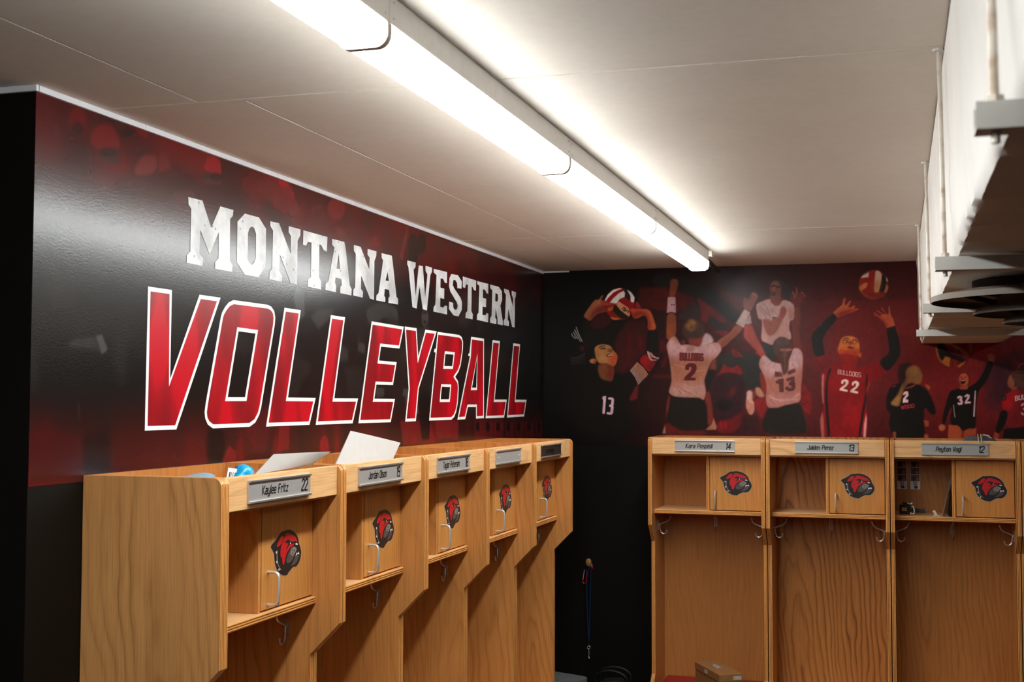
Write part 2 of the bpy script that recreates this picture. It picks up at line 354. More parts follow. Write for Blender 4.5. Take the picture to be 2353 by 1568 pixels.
# ------------------------------------------------------------------ shapes printed on the walls and doors, in metres or millimetres on their own plane
VOLLEY = [
 {'n': 'V', 'o': [[-3.985,2.1761],[-3.8674,2.1767],[-3.8693,1.927],[-3.721,2.1755],[-3.6012,2.1761],[-3.8337,1.7852],[-3.9893,1.7855]], 'h': [], 'r': None},
 {'n': 'O', 'o': [[-3.5978,2.1199],[-3.5905,2.1335],[-3.573,2.1512],[-3.552,2.166],[-3.5246,2.1748],[-3.3048,2.1767],[-3.2803,2.1725],[-3.2598,2.1597],[-3.2518,2.1389],[-3.255,2.1138],[-3.3403,1.8443],[-3.3519,1.8219],[-3.3769,1.798],[-3.413,1.7853],[-3.6349,1.7843],[-3.6642,1.796],[-3.6793,1.8138],[-3.6835,1.833],[-3.6781,1.8585]], 'h': [[[-3.4908,2.0808],[-3.3832,2.0796],[-3.445,1.8779],[-3.551,1.8775]]], 'r': None},
 {'n': 'L', 'o': [[-3.1877,2.1756],[-3.068,2.1757],[-3.1556,1.8779],[-2.9461,1.8768],[-2.9926,1.7839],[-3.3062,1.7837]], 'h': [], 'r': None},
 {'n': 'L', 'o': [[-2.8288,2.1747],[-2.7067,2.1752],[-2.7941,1.8761],[-2.5841,1.8763],[-2.6318,1.7834],[-2.944,1.7831]], 'h': [], 'r': None},
 {'n': 'E', 'o': [[-2.4615,2.175],[-2.1287,2.173],[-2.1746,2.0813],[-2.3684,2.0807],[-2.3859,2.0253],[-2.204,2.0248],[-2.2415,1.9311],[-2.4111,1.9306],[-2.4292,1.8759],[-2.2198,1.8756],[-2.2627,1.7818],[-2.5792,1.7829]], 'h': [], 'r': None},
 {'n': 'Y', 'o': [[-2.1203,2.1744],[-1.9849,2.1752],[-1.964,2.0561],[-1.8808,2.1745],[-1.7413,2.175],[-1.9554,1.9192],[-1.9872,1.7822],[-2.1075,1.7817],[-2.0711,1.918]], 'h': [], 'r': None},
 {'n': 'B', 'o': [[-1.7303,2.1731],[-1.4453,2.1742],[-1.407,2.166],[-1.3867,2.144],[-1.3909,2.1056],[-1.4206,2.0334],[-1.4506,2.0024],[-1.4953,1.9788],[-1.4561,1.9595],[-1.4466,1.9319],[-1.4563,1.8614],[-1.4782,1.8189],[-1.5076,1.7942],[-1.5443,1.7823],[-1.8298,1.7823],[-1.7536,2.0807],[-1.7741,2.0818],[-1.7675,2.0964],[-1.7498,2.0976]], 'h': [[[-1.6279,2.0791],[-1.519,2.0796],[-1.5374,2.0262],[-1.6413,2.0239]],[[-1.6724,1.9308],[-1.5638,1.9306],[-1.5761,1.8752],[-1.6856,1.875]]], 'r': [[-1.7303,2.1731],[-1.4453,2.1742],[-1.407,2.166],[-1.3867,2.144],[-1.3909,2.1056],[-1.4206,2.0334],[-1.4506,2.0024],[-1.4953,1.9788],[-1.4561,1.9595],[-1.4466,1.9319],[-1.4563,1.8614],[-1.4782,1.8189],[-1.5076,1.7942],[-1.5443,1.7823],[-1.8298,1.7823],[-1.7536,2.0807]]},
 {'n': 'A', 'o': [[-1.2705,2.1743],[-1.0752,2.1743],[-1.0726,1.784],[-1.1928,1.7829],[-1.1935,1.8389],[-1.3141,1.8393],[-1.3526,1.7823],[-1.4627,1.7812],[-1.287,2.0812],[-1.3124,2.0819],[-1.3062,2.0934],[-1.2935,2.0939]], 'h': [[[-1.1799,2.0823],[-1.1913,1.9322],[-1.2547,1.9315]]], 'r': [[-1.2705,2.1743],[-1.0752,2.1743],[-1.0726,1.784],[-1.1928,1.7829],[-1.1935,1.8389],[-1.3141,1.8393],[-1.3526,1.7823],[-1.4627,1.7812],[-1.287,2.0812]]},
 {'n': 'L', 'o': [[-0.9358,2.1739],[-0.8162,2.1746],[-0.9006,1.8751],[-0.6934,1.8755],[-0.7399,1.7828],[-1.0453,1.7826]], 'h': [], 'r': None},
 {'n': 'L', 'o': [[-0.5794,2.174],[-0.4546,2.1743],[-0.5372,1.8752],[-0.3297,1.875],[-0.3774,1.7845],[-0.6887,1.7822]], 'h': [], 'r': None}]
WESTERN = [
 {'n': 'M', 'o': [[-3.7893,2.4516],[-3.7122,2.4531],[-3.6613,2.3797],[-3.6097,2.4514],[-3.5317,2.4516],[-3.5346,2.4334],[-3.5507,2.4211],[-3.55,2.2943],[-3.534,2.2827],[-3.5347,2.2609],[-3.635,2.26],[-3.6356,2.2802],[-3.617,2.2936],[-3.6172,2.3724],[-3.6684,2.2993],[-3.722,2.3668],[-3.7243,2.2962],[-3.7047,2.284],[-3.7059,2.2608],[-3.7928,2.2618],[-3.7923,2.2838],[-3.7751,2.2952],[-3.7727,2.4201],[-3.7876,2.4305]], 'h': []},
 {'n': 'O', 'o': [[-3.4609,2.4507],[-3.3697,2.4516],[-3.3218,2.4213],[-3.3211,2.2997],[-3.3686,2.2606],[-3.456,2.2601],[-3.5077,2.2938],[-3.5062,2.4189]], 'h': [[[-3.4184,2.4164],[-3.4008,2.4143],[-3.3876,2.3969],[-3.3878,2.3205],[-3.398,2.3038],[-3.4133,2.2953],[-3.4294,2.2988],[-3.4401,2.3113],[-3.44,2.3902],[-3.4321,2.4067]]]},
 {'n': 'N', 'o': [[-3.293,2.45],[-3.2328,2.4518],[-3.1481,2.3597],[-3.1463,2.4206],[-3.1648,2.431],[-3.1644,2.4512],[-3.076,2.4519],[-3.078,2.4311],[-3.0979,2.41],[-3.0984,2.2604],[-3.1466,2.2627],[-3.2242,2.3493],[-3.2267,2.2932],[-3.2072,2.2807],[-3.2082,2.2597],[-3.2958,2.2615],[-3.2949,2.2847],[-3.2781,2.297],[-3.2737,2.4223],[-3.2926,2.434]], 'h': []},
 {'n': 'T', 'o': [[-3.0554,2.4516],[-2.8638,2.4525],[-2.8671,2.3993],[-2.894,2.402],[-2.9164,2.4188],[-2.9295,2.4172],[-2.9287,2.3018],[-2.9118,2.2879],[-2.9129,2.2601],[-3.016,2.2614],[-3.0149,2.286],[-2.994,2.2956],[-2.9916,2.4173],[-3.0195,2.4158],[-3.0334,2.401],[-3.0567,2.4019]], 'h': []},
 {'n': 'A', 'o': [[-2.8248,2.4507],[-2.7201,2.4524],[-2.7072,2.4277],[-2.6687,2.296],[-2.6508,2.2834],[-2.6533,2.26],[-2.7521,2.2607],[-2.7516,2.2827],[-2.7377,2.2919],[-2.7438,2.3134],[-2.7924,2.3139],[-2.7985,2.2964],[-2.7871,2.2835],[-2.7894,2.2604],[-2.8776,2.2619],[-2.8754,2.2835],[-2.8532,2.2953],[-2.804,2.4224],[-2.8243,2.4298]], 'h': [[[-2.7683,2.4047],[-2.7558,2.3481],[-2.7857,2.3471]]]},
 {'n': 'N', 'o': [[-2.6356,2.4513],[-2.5725,2.4518],[-2.4885,2.3731],[-2.4873,2.4196],[-2.5074,2.43],[-2.5057,2.4513],[-2.4199,2.4519],[-2.4217,2.4333],[-2.4396,2.4121],[-2.4409,2.2598],[-2.4811,2.2622],[-2.5652,2.3426],[-2.5663,2.2927],[-2.5467,2.2819],[-2.5493,2.2601],[-2.6366,2.2613],[-2.6351,2.2827],[-2.6195,2.2943],[-2.6171,2.4197],[-2.6341,2.4301]], 'h': []},
 {'n': 'A', 'o': [[-2.3688,2.4508],[-2.2635,2.4522],[-2.2539,2.4277],[-2.211,2.2901],[-2.1934,2.2826],[-2.1942,2.2603],[-2.2963,2.2593],[-2.2955,2.279],[-2.2821,2.2866],[-2.2894,2.3123],[-2.3342,2.3115],[-2.3392,2.2842],[-2.3269,2.2765],[-2.3288,2.2599],[-2.4195,2.2598],[-2.4167,2.28],[-2.3963,2.2903],[-2.3529,2.4236],[-2.3685,2.4327]], 'h': [[[-2.3064,2.3819],[-2.2912,2.3471],[-2.327,2.346]]]},
 {'n': 'W', 'o': [[-2.0949,2.4515],[-1.9996,2.4525],[-2.0018,2.4338],[-2.0241,2.42],[-1.9973,2.3119],[-1.964,2.4447],[-1.9164,2.4459],[-1.8857,2.3162],[-1.8596,2.4153],[-1.8836,2.4295],[-1.8839,2.4507],[-1.8027,2.451],[-1.8052,2.4325],[-1.8237,2.4164],[-1.8638,2.2589],[-1.9135,2.2611],[-1.9536,2.3549],[-1.9863,2.2582],[-2.0339,2.2608],[-2.0823,2.4255],[-2.0971,2.4353]], 'h': []},
 {'n': 'E', 'o': [[-1.7837,2.4481],[-1.6117,2.4507],[-1.6125,2.3998],[-1.6397,2.3998],[-1.6612,2.415],[-1.6964,2.4151],[-1.6972,2.3726],[-1.6464,2.3722],[-1.6486,2.3254],[-1.6979,2.3264],[-1.6987,2.2874],[-1.6593,2.2854],[-1.6382,2.2967],[-1.6081,2.2965],[-1.6104,2.2583],[-1.7836,2.2597],[-1.7812,2.279],[-1.7596,2.2926],[-1.7478,2.4237],[-1.7835,2.4323]], 'h': []},
 {'n': 'S', 'o': [[-1.5535,2.4475],[-1.4642,2.4512],[-1.4074,2.426],[-1.4131,2.3923],[-1.4709,2.3898],[-1.4742,2.4123],[-1.5014,2.4249],[-1.5266,2.4226],[-1.5352,2.3993],[-1.5157,2.386],[-1.4248,2.348],[-1.4046,2.3292],[-1.4087,2.2932],[-1.454,2.2597],[-1.5214,2.2603],[-1.5848,2.2858],[-1.5809,2.3183],[-1.5296,2.3172],[-1.5249,2.2951],[-1.5025,2.2866],[-1.4771,2.2909],[-1.4653,2.3069],[-1.4775,2.3237],[-1.567,2.3666],[-1.5848,2.3899],[-1.5781,2.4277]], 'h': []},
 {'n': 'T', 'o': [[-1.3953,2.4517],[-1.1991,2.4504],[-1.2034,2.3999],[-1.2329,2.4026],[-1.2558,2.4164],[-1.2654,2.4155],[-1.2704,2.2977],[-1.2477,2.2836],[-1.2506,2.2588],[-1.354,2.2595],[-1.3511,2.2818],[-1.3277,2.2937],[-1.3198,2.4185],[-1.3482,2.4185],[-1.3636,2.3992],[-1.3947,2.4016]], 'h': []},
 {'n': 'E', 'o': [[-1.1842,2.4491],[-1.0092,2.4506],[-1.0104,2.4015],[-1.0382,2.403],[-1.0608,2.4173],[-1.095,2.4171],[-1.0962,2.3741],[-1.0431,2.374],[-1.0461,2.3322],[-1.0991,2.3321],[-1.102,2.2906],[-1.0543,2.2901],[-1.0372,2.3031],[-1.0076,2.3023],[-1.0107,2.2588],[-1.1853,2.2614],[-1.1823,2.2853],[-1.1609,2.2973],[-1.149,2.4284],[-1.1841,2.4359]], 'h': []},
 {'n': 'R', 'o': [[-0.9794,2.45],[-0.8391,2.4514],[-0.7833,2.4326],[-0.7792,2.388],[-0.8105,2.3576],[-0.7727,2.2872],[-0.7632,2.2811],[-0.7668,2.2584],[-0.8555,2.2598],[-0.8558,2.282],[-0.889,2.3407],[-0.8976,2.2904],[-0.874,2.2809],[-0.8774,2.2585],[-0.9809,2.2589],[-0.9776,2.2826],[-0.9548,2.295],[-0.9437,2.4246],[-0.9792,2.4325]], 'h': [[[-0.8934,2.4151],[-0.8534,2.4128],[-0.8477,2.3882],[-0.8603,2.3733],[-0.8966,2.3733]]]},
 {'n': 'N', 'o': [[-0.746,2.4499],[-0.6657,2.4494],[-0.5908,2.3679],[-0.5852,2.4117],[-0.611,2.4299],[-0.6112,2.45],[-0.5317,2.4492],[-0.5356,2.4273],[-0.5515,2.4115],[-0.5562,2.2591],[-0.5998,2.2606],[-0.6726,2.3506],[-0.6817,2.2929],[-0.6585,2.283],[-0.6621,2.2599],[-0.7499,2.2616],[-0.7482,2.2859],[-0.7294,2.2956],[-0.7134,2.4215],[-0.7458,2.433]], 'h': []}]
BACK = [
 ['P',[62,18,16],1,6,[[561,2489],[570,2504],[586,2510],[727,2505],[736,2390],[647,2386],[635,2383],[579,2390],[558,2437]],0],
 ['P',[52,18,17],1,8,[[417,2197],[433,2236],[483,2309],[523,2327],[610,2322],[609,2152],[417,2154]],0],
 ['P',[56,18,18],1,8,[[418,2218],[607,2216],[607,2151],[556,2094],[513,2045],[469,2016],[421,2038],[440,2110]],0],
 ['P',[75,18,18],0.7,8,[[495,2266],[520,2266],[520,2153],[492,2153]],0],
 ['P',[78,18,18],0.7,8,[[554,2247],[585,2219],[585,2153],[560,2153]],0],
 ['P',[80,22,22],0.7,6,[[483,2081],[506,2145],[516,2145],[487,2063],[469,2016],[461,2020]],0],
 ['P',[85,22,20],0.8,6,[[639,2015],[743,2015],[743,1997],[639,2001]],0],
 ['P',[78,20,20],0.8,6,[[676,2215],[723,2214],[733,2125],[708,2054],[675,2058],[719,2147],[672,2136]],0],
 ['P',[27,22,20],1,5,[[642,2587],[736,2582],[829,2561],[921,2518],[997,2464],[1058,2416],[1133,2354],[1103,2293],[1057,2319],[1012,2362],[951,2406],[890,2445],[828,2471],[779,2484],[641,2509]],0],
 ['P',[84,28,28],0.9,12,[[997,2479],[1104,2461],[1170,2426],[1145,2378],[1130,2357],[1058,2423]],0],
 ['P',[68,19,17],1,6,[[641,2506],[735,2504],[828,2465],[878,2439],[865,2365],[772,2376],[641,2369]],0],
 ['P',[92,28,28],1,4,[[884,2448],[921,2425],[997,2366],[1060,2303],[1012,2301],[957,2351],[951,2302],[905,2312],[911,2383]],0],
 ['P',[40,36,34],1,4,[[957,2351],[1012,2301],[1072,2288],[1042,2261],[1005,2261],[951,2302]],0],
 ['P',[104,32,32],1,3,[[978,2249],[1011,2261],[1066,2254],[1051,2233],[1023,2224],[1011,2243]],0],
 ['P',[40,37,34],1,6,[[993,2139],[1246,2137],[1238,1925],[1206,1943],[1161,1925],[1146,1937],[989,1999]],0],
 ['P',[104,32,30],1,3,[[1075,2156],[1096,2153],[1144,2114],[1086,2114]],0],
 ['P',[104,30,28],1,3,[[1084,2138],[1120,2138],[1141,2106],[1096,2120]],0],
 ['P',[46,24,27],1,8,[[1154,1907],[1149,1860],[1135,1818],[1113,1784],[1085,1763],[1054,1755],[1023,1762],[996,1784],[974,1817],[959,1860],[955,1907],[960,1954],[974,1997],[997,2030],[1025,2052],[1056,2059],[1087,2052],[1114,2030],[1136,1996],[1150,1954]],0],
 ['P',[112,28,30],1,3,[[984,2000],[1019,2038],[1036,2081],[1053,2056],[1095,2056],[1109,2077],[1134,2041],[1140,2010],[1071,2030],[1025,2023]],0],
 ['P',[28,21,21],1,6,[[1082,1849],[1080,1840],[1073,1831],[1063,1825],[1050,1820],[1036,1819],[1022,1820],[1010,1824],[1000,1831],[993,1840],[991,1849],[993,1858],[1000,1867],[1010,1874],[1023,1878],[1037,1880],[1051,1878],[1063,1874],[1073,1867],[1080,1859]],0],
 ['P',[78,24,24],0.9,6,[[1067,1944],[1107,1950],[1094,1907],[1049,1880],[1064,1913]],0],
 ['P',[92,22,24],1,5,[[994,1758],[1069,1770],[1142,1822],[1135,1744],[1078,1695],[993,1697]],0],
 ['P',[150,20,28],0.7,4,[[1015,1761],[1024,1761],[1024,1721],[1015,1721]],0],
 ['P',[150,20,28],0.7,4,[[1036,1761],[1048,1761],[1048,1722],[1036,1722]],0],
 ['P',[48,22,26],0.9,8,[[1130,1795],[1219,1795],[1219,1678],[1126,1677]],0],
 ['P',[54,27,34],0.85,20,[[2382,2060],[2512,2119],[2570,2119],[2565,1841],[2387,1845]],0],
 ['P',[92,26,32],0.9,5,[[2511,2106],[2544,2117],[2569,2114],[2568,2033],[2522,2029]],0],
 ['S',[150,90,85],0.7,5.6,[[2542,2042],[2547,2063],[2569,2067]],0],
 ['I',1],
 ['P',[21,18,14],1,4,[[237,2332],[278,2320],[278,2282],[335,2271],[386,2289],[427,2326],[483,2309],[430,2236],[408,2190],[392,2181],[304,2192],[266,2156],[234,2156],[240,2208]],0],
 ['P',[52,19,20],1,5,[[282,2319],[316,2361],[376,2373],[417,2323],[373,2289],[335,2271],[280,2286]],0],
 ['P',[17,15,12],1,14,[[255,2039],[322,2009],[373,1980],[421,2009],[483,2023],[512,2002],[556,1966],[505,1883],[501,1844],[519,1666],[199,1662],[206,1894]],0],
 ['P',[92,26,24],1,3,[[505,1883],[552,1966],[558,1959],[552,1884],[519,1869]],0],
 ['P',[152,86,55],1,2,[[237,2350],[301,2436],[316,2446],[332,2443],[351,2470],[360,2470],[342,2441],[354,2438],[361,2441],[367,2431],[436,2419],[430,2415],[392,2408],[380,2403],[383,2376],[316,2364],[282,2320],[263,2336]],0],
 ['P',[96,28,25],0.8,7,[[310,2399],[354,2422],[430,2416],[386,2403],[383,2372],[316,2363],[282,2320],[266,2334]],1],
 ['P',[168,78,42],1,2,[[514,2388],[523,2391],[554,2388],[579,2387],[613,2385],[629,2371],[644,2337],[665,2267],[610,2264],[616,2322],[598,2356],[539,2327],[520,2358],[526,2370],[511,2385]],0],
 ['P',[122,30,24],0.85,6,[[520,2376],[579,2378],[610,2362],[628,2325],[631,2264],[610,2264],[613,2325],[585,2357],[539,2327],[517,2358]],1],
 ['P',[128,32,32],1,2,[[548,2429],[555,2429],[570,2406],[579,2387],[548,2388],[539,2406]],0],
 ['P',[20,18,14],1,3,[[610,2264],[665,2267],[674,2152],[613,2152]],0],
 ['P',[20,18,14],1,3,[[611,2216],[672,2215],[676,2136],[647,2147],[609,2150]],0],
 ['P',[134,18,21],1,2,[[558,2094],[589,2130],[611,2126],[629,2094],[665,2097],[621,2030],[614,2037]],0],
 ['P',[92,22,22],0.9,5,[[603,2066],[629,2094],[665,2097],[621,2030]],1],
 ['S',[205,150,135],1,3.9,[[611,2148],[625,2115],[636,2099],[661,2099]],0],
 ['S',[205,150,135],1,3.9,[[618,2144],[634,2119],[650,2112],[674,2111]],0],
 ['S',[205,150,135],1,3.9,[[629,2139],[643,2122],[672,2105]],0],
 ['S',[205,150,135],1,3.9,[[611,2139],[623,2108],[631,2099]],0],
 ['S',[190,145,140],1,3.7,[[513,2041],[541,2005],[560,1964]],0],
 ['S',[190,145,140],1,3.7,[[517,2046],[546,2010],[566,1970]],0],
 ['S',[190,145,140],1,3.7,[[521,2051],[551,2015],[571,1976]],0],
 ['S',[190,145,140],1,3.7,[[525,2056],[556,2021],[577,1982]],0],
 ['S',[205,140,110],1,3.7,[[530,2061],[561,2026],[583,1988]],0],
 ['S',[205,140,110],1,3.7,[[534,2066],[566,2032],[589,1994]],0],
 ['S',[205,140,110],1,3.7,[[538,2071],[571,2037],[595,2000]],0],
 ['S',[205,140,110],1,3.7,[[542,2076],[576,2043],[601,2005]],0],
 ['S',[205,140,110],1,3.7,[[547,2081],[581,2048],[606,2011]],0],
 ['S',[205,140,110],1,3.7,[[551,2086],[586,2054],[612,2017]],0],
 ['S',[170,165,160],0.9,4.5,[[173,2252],[181,2236],[196,2225]],0],
 ['S',[170,165,160],0.9,4.5,[[185,2261],[196,2239],[208,2224]],0],
 ['S',[170,165,160],0.9,4.5,[[191,2274],[208,2242],[224,2208]],0],
 ['S',[170,165,160],0.9,4.5,[[200,2289],[212,2255],[235,2208]],0],
 ['S',[88,72,72],0.8,2.7,[[169,2115],[210,2117],[251,2142]],0],
 ['S',[88,72,72],0.72,2.7,[[169,2107],[210,2110],[251,2130]],0],
 ['S',[88,72,72],0.64,2.7,[[169,2099],[210,2102],[251,2117]],0],
 ['S',[88,72,72],0.56,2.7,[[169,2091],[210,2095],[251,2105]],0],
 ['S',[88,72,72],0.48,2.7,[[169,2083],[210,2088],[251,2093]],0],
 ['S',[88,72,72],0.4,2.7,[[169,2075],[210,2081],[251,2080]],0],
 ['P',[78,22,24],0.8,4,[[221,2180],[244,2184],[244,2151],[225,2155]],0],
 ['P',[30,23,17],1,3,[[299,2100],[296,2147],[303,2176],[329,2192],[359,2197],[322,2168],[311,2129],[322,2067],[292,2067]],0],
 ['P',[108,60,34],1,3,[[322,2060],[336,2082],[418,2085],[421,2038],[412,1988],[403,1980],[373,1984],[336,1999]],0],
 ['P',[98,30,24],0.8,8,[[381,2081],[421,2081],[421,2038],[412,1984],[384,1988]],1],
 ['P',[156,104,60],1,2,[[305,2169],[322,2185],[355,2192],[396,2184],[410,2168],[416,2153],[436,2135],[440,2110],[429,2074],[414,2063],[381,2085],[336,2080],[318,2100],[311,2132]],0],
 ['P',[176,120,70],0.6,10,[[381,2110],[380,2103],[376,2097],[370,2093],[363,2090],[355,2089],[347,2090],[340,2093],[334,2098],[330,2104],[329,2111],[330,2117],[334,2123],[340,2128],[347,2131],[355,2132],[363,2131],[370,2128],[376,2123],[380,2117]],1],
 ['P',[178,58,28],0.85,9,[[388,2096],[414,2146],[440,2135],[443,2099],[425,2063],[403,2074]],1],
 ['P',[92,55,36],0.7,4,[[370,2146],[396,2171],[410,2164],[410,2146],[388,2150]],1],
 ['P',[172,102,62],1,2,[[318,2095],[317,2091],[314,2087],[310,2084],[304,2082],[298,2082],[291,2083],[286,2085],[281,2088],[278,2091],[277,2096],[278,2100],[281,2104],[286,2107],[291,2109],[298,2109],[304,2109],[310,2107],[314,2104],[317,2100]],0],
 ['P',[70,34,22],0.8,3,[[315,2093],[315,2091],[313,2090],[312,2088],[309,2088],[307,2088],[304,2088],[302,2089],[300,2090],[299,2091],[299,2093],[299,2094],[300,2096],[302,2097],[304,2097],[307,2098],[309,2097],[312,2097],[313,2096],[315,2094]],0],
 ['S',[52,34,22],1,5.4,[[335,2172],[348,2180],[366,2181]],0],
 ['S',[38,25,18],1,7.4,[[345,2164],[355,2168],[368,2165]],0],
 ['S',[70,35,24],0.8,3.7,[[388,2152],[401,2146],[410,2164]],0],
 ['P',[70,25,20],1,2,[[375,2128],[388,2137],[410,2133],[414,2126],[396,2121],[381,2119]],0],
 ['S',[225,190,170],1,3.9,[[386,2126],[399,2130],[410,2129]],0],
 ['P',[205,165,180],1,1,[[351,1892],[360,1898],[374,1897],[366,1797],[351,1799],[357,1878],[352,1880]],0],
 ['P',[198,160,176],1,1,[[386,1890],[410,1890],[419,1881],[417,1847],[413,1842],[417,1837],[413,1801],[404,1792],[377,1795],[377,1808],[397,1806],[401,1835],[391,1838],[391,1849],[401,1851],[404,1876],[385,1879]],0],
 ['I',2],
 ['P',[118,22,20],1,1,[[539,2415],[535,2387],[522,2362],[503,2342],[479,2330],[452,2326],[424,2331],[400,2344],[381,2365],[368,2390],[364,2419],[368,2447],[381,2472],[400,2492],[425,2504],[452,2508],[479,2503],[503,2489],[522,2469],[535,2443]],0],
 ['P',[226,222,214],1,1,[[367,2441],[383,2471],[414,2498],[452,2507],[468,2504],[417,2483],[386,2453],[372,2433]],0],
 ['P',[150,18,22],1,1,[[370,2433],[398,2465],[430,2489],[464,2503],[477,2492],[436,2476],[408,2446],[394,2425]],0],
 ['P',[212,206,196],1,1,[[394,2425],[417,2452],[449,2479],[477,2491],[484,2475],[481,2457],[455,2445],[436,2421],[411,2418]],0],
 ['P',[30,26,24],1,1,[[468,2504],[494,2499],[514,2462],[516,2430],[481,2455],[484,2475],[477,2492]],0],
 ['P',[214,200,200],1,1,[[494,2498],[520,2480],[538,2452],[536,2434],[531,2417],[516,2430],[514,2462]],0],
 ['P',[128,20,22],1,1,[[445,2439],[481,2456],[517,2428],[536,2422],[523,2391],[502,2392],[461,2423]],0],
 ['P',[188,124,88],1,1,[[441,2435],[461,2423],[502,2395],[511,2370],[508,2346],[492,2349],[455,2383],[433,2412]],0],
 ['P',[28,24,20],1,1,[[417,2403],[433,2410],[455,2383],[502,2346],[489,2332],[461,2335],[430,2359],[414,2381]],0],
 ['P',[172,92,40],1,1,[[394,2346],[417,2341],[459,2336],[433,2326],[411,2330]],0],
 ['P',[160,78,38],1,1,[[383,2394],[413,2407],[417,2390],[398,2378],[383,2379]],0],
 ['S',[34,24,22],1,4.9,[[465,2389],[477,2398],[486,2392],[477,2385],[488,2382],[481,2375],[470,2382]],0],
 ['S',[34,24,22],1,4.9,[[491,2375],[497,2381],[503,2373],[500,2364]],0],
 ['S',[34,24,22],1,4.9,[[508,2373],[512,2367]],0],
 ['I',1],
 ['P',[140,52,40],1,2,[[354,2438],[367,2431],[436,2419],[430,2415],[392,2408],[380,2408],[335,2423]],0],
 ['P',[158,56,34],1,2,[[513,2388],[527,2391],[554,2388],[554,2372],[523,2364],[511,2384]],0],
 ['I',3],
 ['P',[47,34,33],1,6,[[844,2402],[859,2418],[887,2417],[905,2389],[908,2346],[899,2312],[859,2322],[791,2326],[784,2354],[828,2384]],0],
 ['P',[170,142,144],1,3,[[929,2250],[960,2240],[978,2213],[981,2194],[919,2167],[895,2171]],0],
 ['P',[112,58,40],1,2,[[743,2547],[760,2553],[779,2548],[787,2534],[780,2500],[766,2450],[732,2451],[738,2498],[740,2532]],0],
 ['P',[128,56,38],0.6,8,[[745,2501],[766,2497],[765,2450],[734,2451]],1],
 ['P',[122,64,38],1,2,[[721,2361],[771,2359],[773,2292],[772,2231],[717,2203],[717,2278]],0],
 ['P',[150,72,38],0.7,9,[[725,2293],[744,2299],[744,2231],[722,2216]],1],
 ['P',[172,132,138],1,2,[[727,2451],[769,2450],[772,2360],[746,2366],[719,2361]],0],
 ['P',[45,28,32],1,0,[[744,2411],[750,2407],[758,2407],[764,2412],[764,2399],[758,2404],[750,2404],[744,2401]],0],
 ['P',[142,78,52],1,2,[[996,2197],[1023,2218],[1072,2248],[1100,2293],[1142,2271],[1117,2241],[1072,2202],[1029,2160],[1020,2178]],0],
 ['P',[104,56,44],0.6,7,[[1020,2188],[1072,2230],[1121,2269],[1139,2272],[1072,2199],[1029,2160]],1],
 ['P',[128,72,66],1,3,[[1146,2439],[1152,2442],[1170,2420],[1191,2473],[1218,2456],[1223,2437],[1206,2407],[1181,2356],[1148,2372],[1137,2409]],0],
 ['P',[165,92,78],0.8,4,[[1191,2473],[1218,2456],[1223,2437],[1203,2447],[1185,2456]],1],
 ['P',[180,156,150],1,2,[[1100,2296],[1148,2375],[1181,2356],[1145,2270]],0],
 ['P',[176,146,146],1,2,[[1181,2347],[1188,2294],[1157,2289],[1151,2299]],0],
 ['P',[98,36,30],1,3,[[716,1848],[730,1907],[739,1891],[730,1827],[714,1768]],0],
 ['P',[78,24,22],1,4,[[711,1759],[770,1725],[807,1707],[936,1712],[935,1675],[692,1672]],0],
 ['P',[102,40,32],1,3,[[937,1919],[955,1931],[967,1864],[978,1779],[966,1745],[945,1733],[942,1846],[927,1879]],0],
 ['P',[144,90,70],1,2,[[978,1780],[995,1727],[987,1712],[932,1712],[966,1745]],0],
 ['P',[134,94,74],1,2,[[708,1740],[711,1691],[693,1691]],0],
 ['P',[112,52,38],1,4,[[992,2108],[992,2041],[955,2044],[965,2087]],0],
 ['P',[28,24,22],1,4,[[949,2048],[989,2038],[949,1925],[937,1919],[928,1993]],0],
 ['P',[150,96,80],1,2,[[717,2175],[725,2197],[740,2222],[765,2234],[778,2218],[799,2178],[809,2185],[858,2182],[889,2174],[913,2177],[950,2185],[996,2197],[1017,2182],[1025,2154],[1011,2133],[995,2112],[965,2087],[949,2048],[928,1993],[928,1968],[937,1919],[930,1895],[923,1873],[897,1889],[857,1885],[789,1891],[758,1896],[733,1913],[730,1928],[746,1975],[743,2033],[734,2095],[726,2141]],0],
 ['P',[182,142,146],0.85,14,[[716,2237],[802,2187],[1026,2197],[1026,2115],[715,2117]],1],
 ['P',[146,88,66],0.6,22,[[734,2111],[950,2109],[931,1993],[918,1968],[752,1968],[740,2033]],1],
 ['P',[166,122,116],0.8,16,[[727,1956],[937,1968],[936,1870],[727,1894]],1],
 ['P',[140,98,88],0.8,6,[[876,2158],[875,2153],[872,2149],[866,2145],[859,2143],[852,2142],[844,2143],[837,2145],[832,2149],[828,2154],[827,2159],[828,2164],[832,2169],[837,2173],[844,2175],[852,2176],[859,2175],[866,2172],[872,2168],[875,2164]],0],
 ['S',[196,146,122],0.55,2.9,[[765,2073],[817,2058],[839,2048]],0],
 ['S',[196,146,122],0.55,2.9,[[814,2042],[876,2034],[937,2042]],0],
 ['S',[196,146,122],0.55,2.9,[[770,1944],[814,1916],[887,1904]],0],
 ['S',[196,146,122],0.55,2.9,[[802,1968],[857,1944],[918,1953]],0],
 ['S',[110,70,58],0.6,3.9,[[758,1959],[801,1913]],0],
 ['S',[110,70,58],0.6,3.9,[[780,1956],[838,1907]],0],
 ['S',[110,70,58],0.6,3.9,[[814,1931],[875,1898]],0],
 ['S',[92,30,33],1,10.1,[[795,2099],[795,2135],[804,2134],[806,2131],[806,2121],[804,2117],[795,2118]],0],
 ['S',[92,30,33],1,10.1,[[804,2117],[807,2114],[807,2102],[804,2099],[795,2099]],0],
 ['S',[92,30,33],1,10.1,[[812,2134],[812,2102],[814,2099],[821,2098],[823,2102],[823,2134]],0],
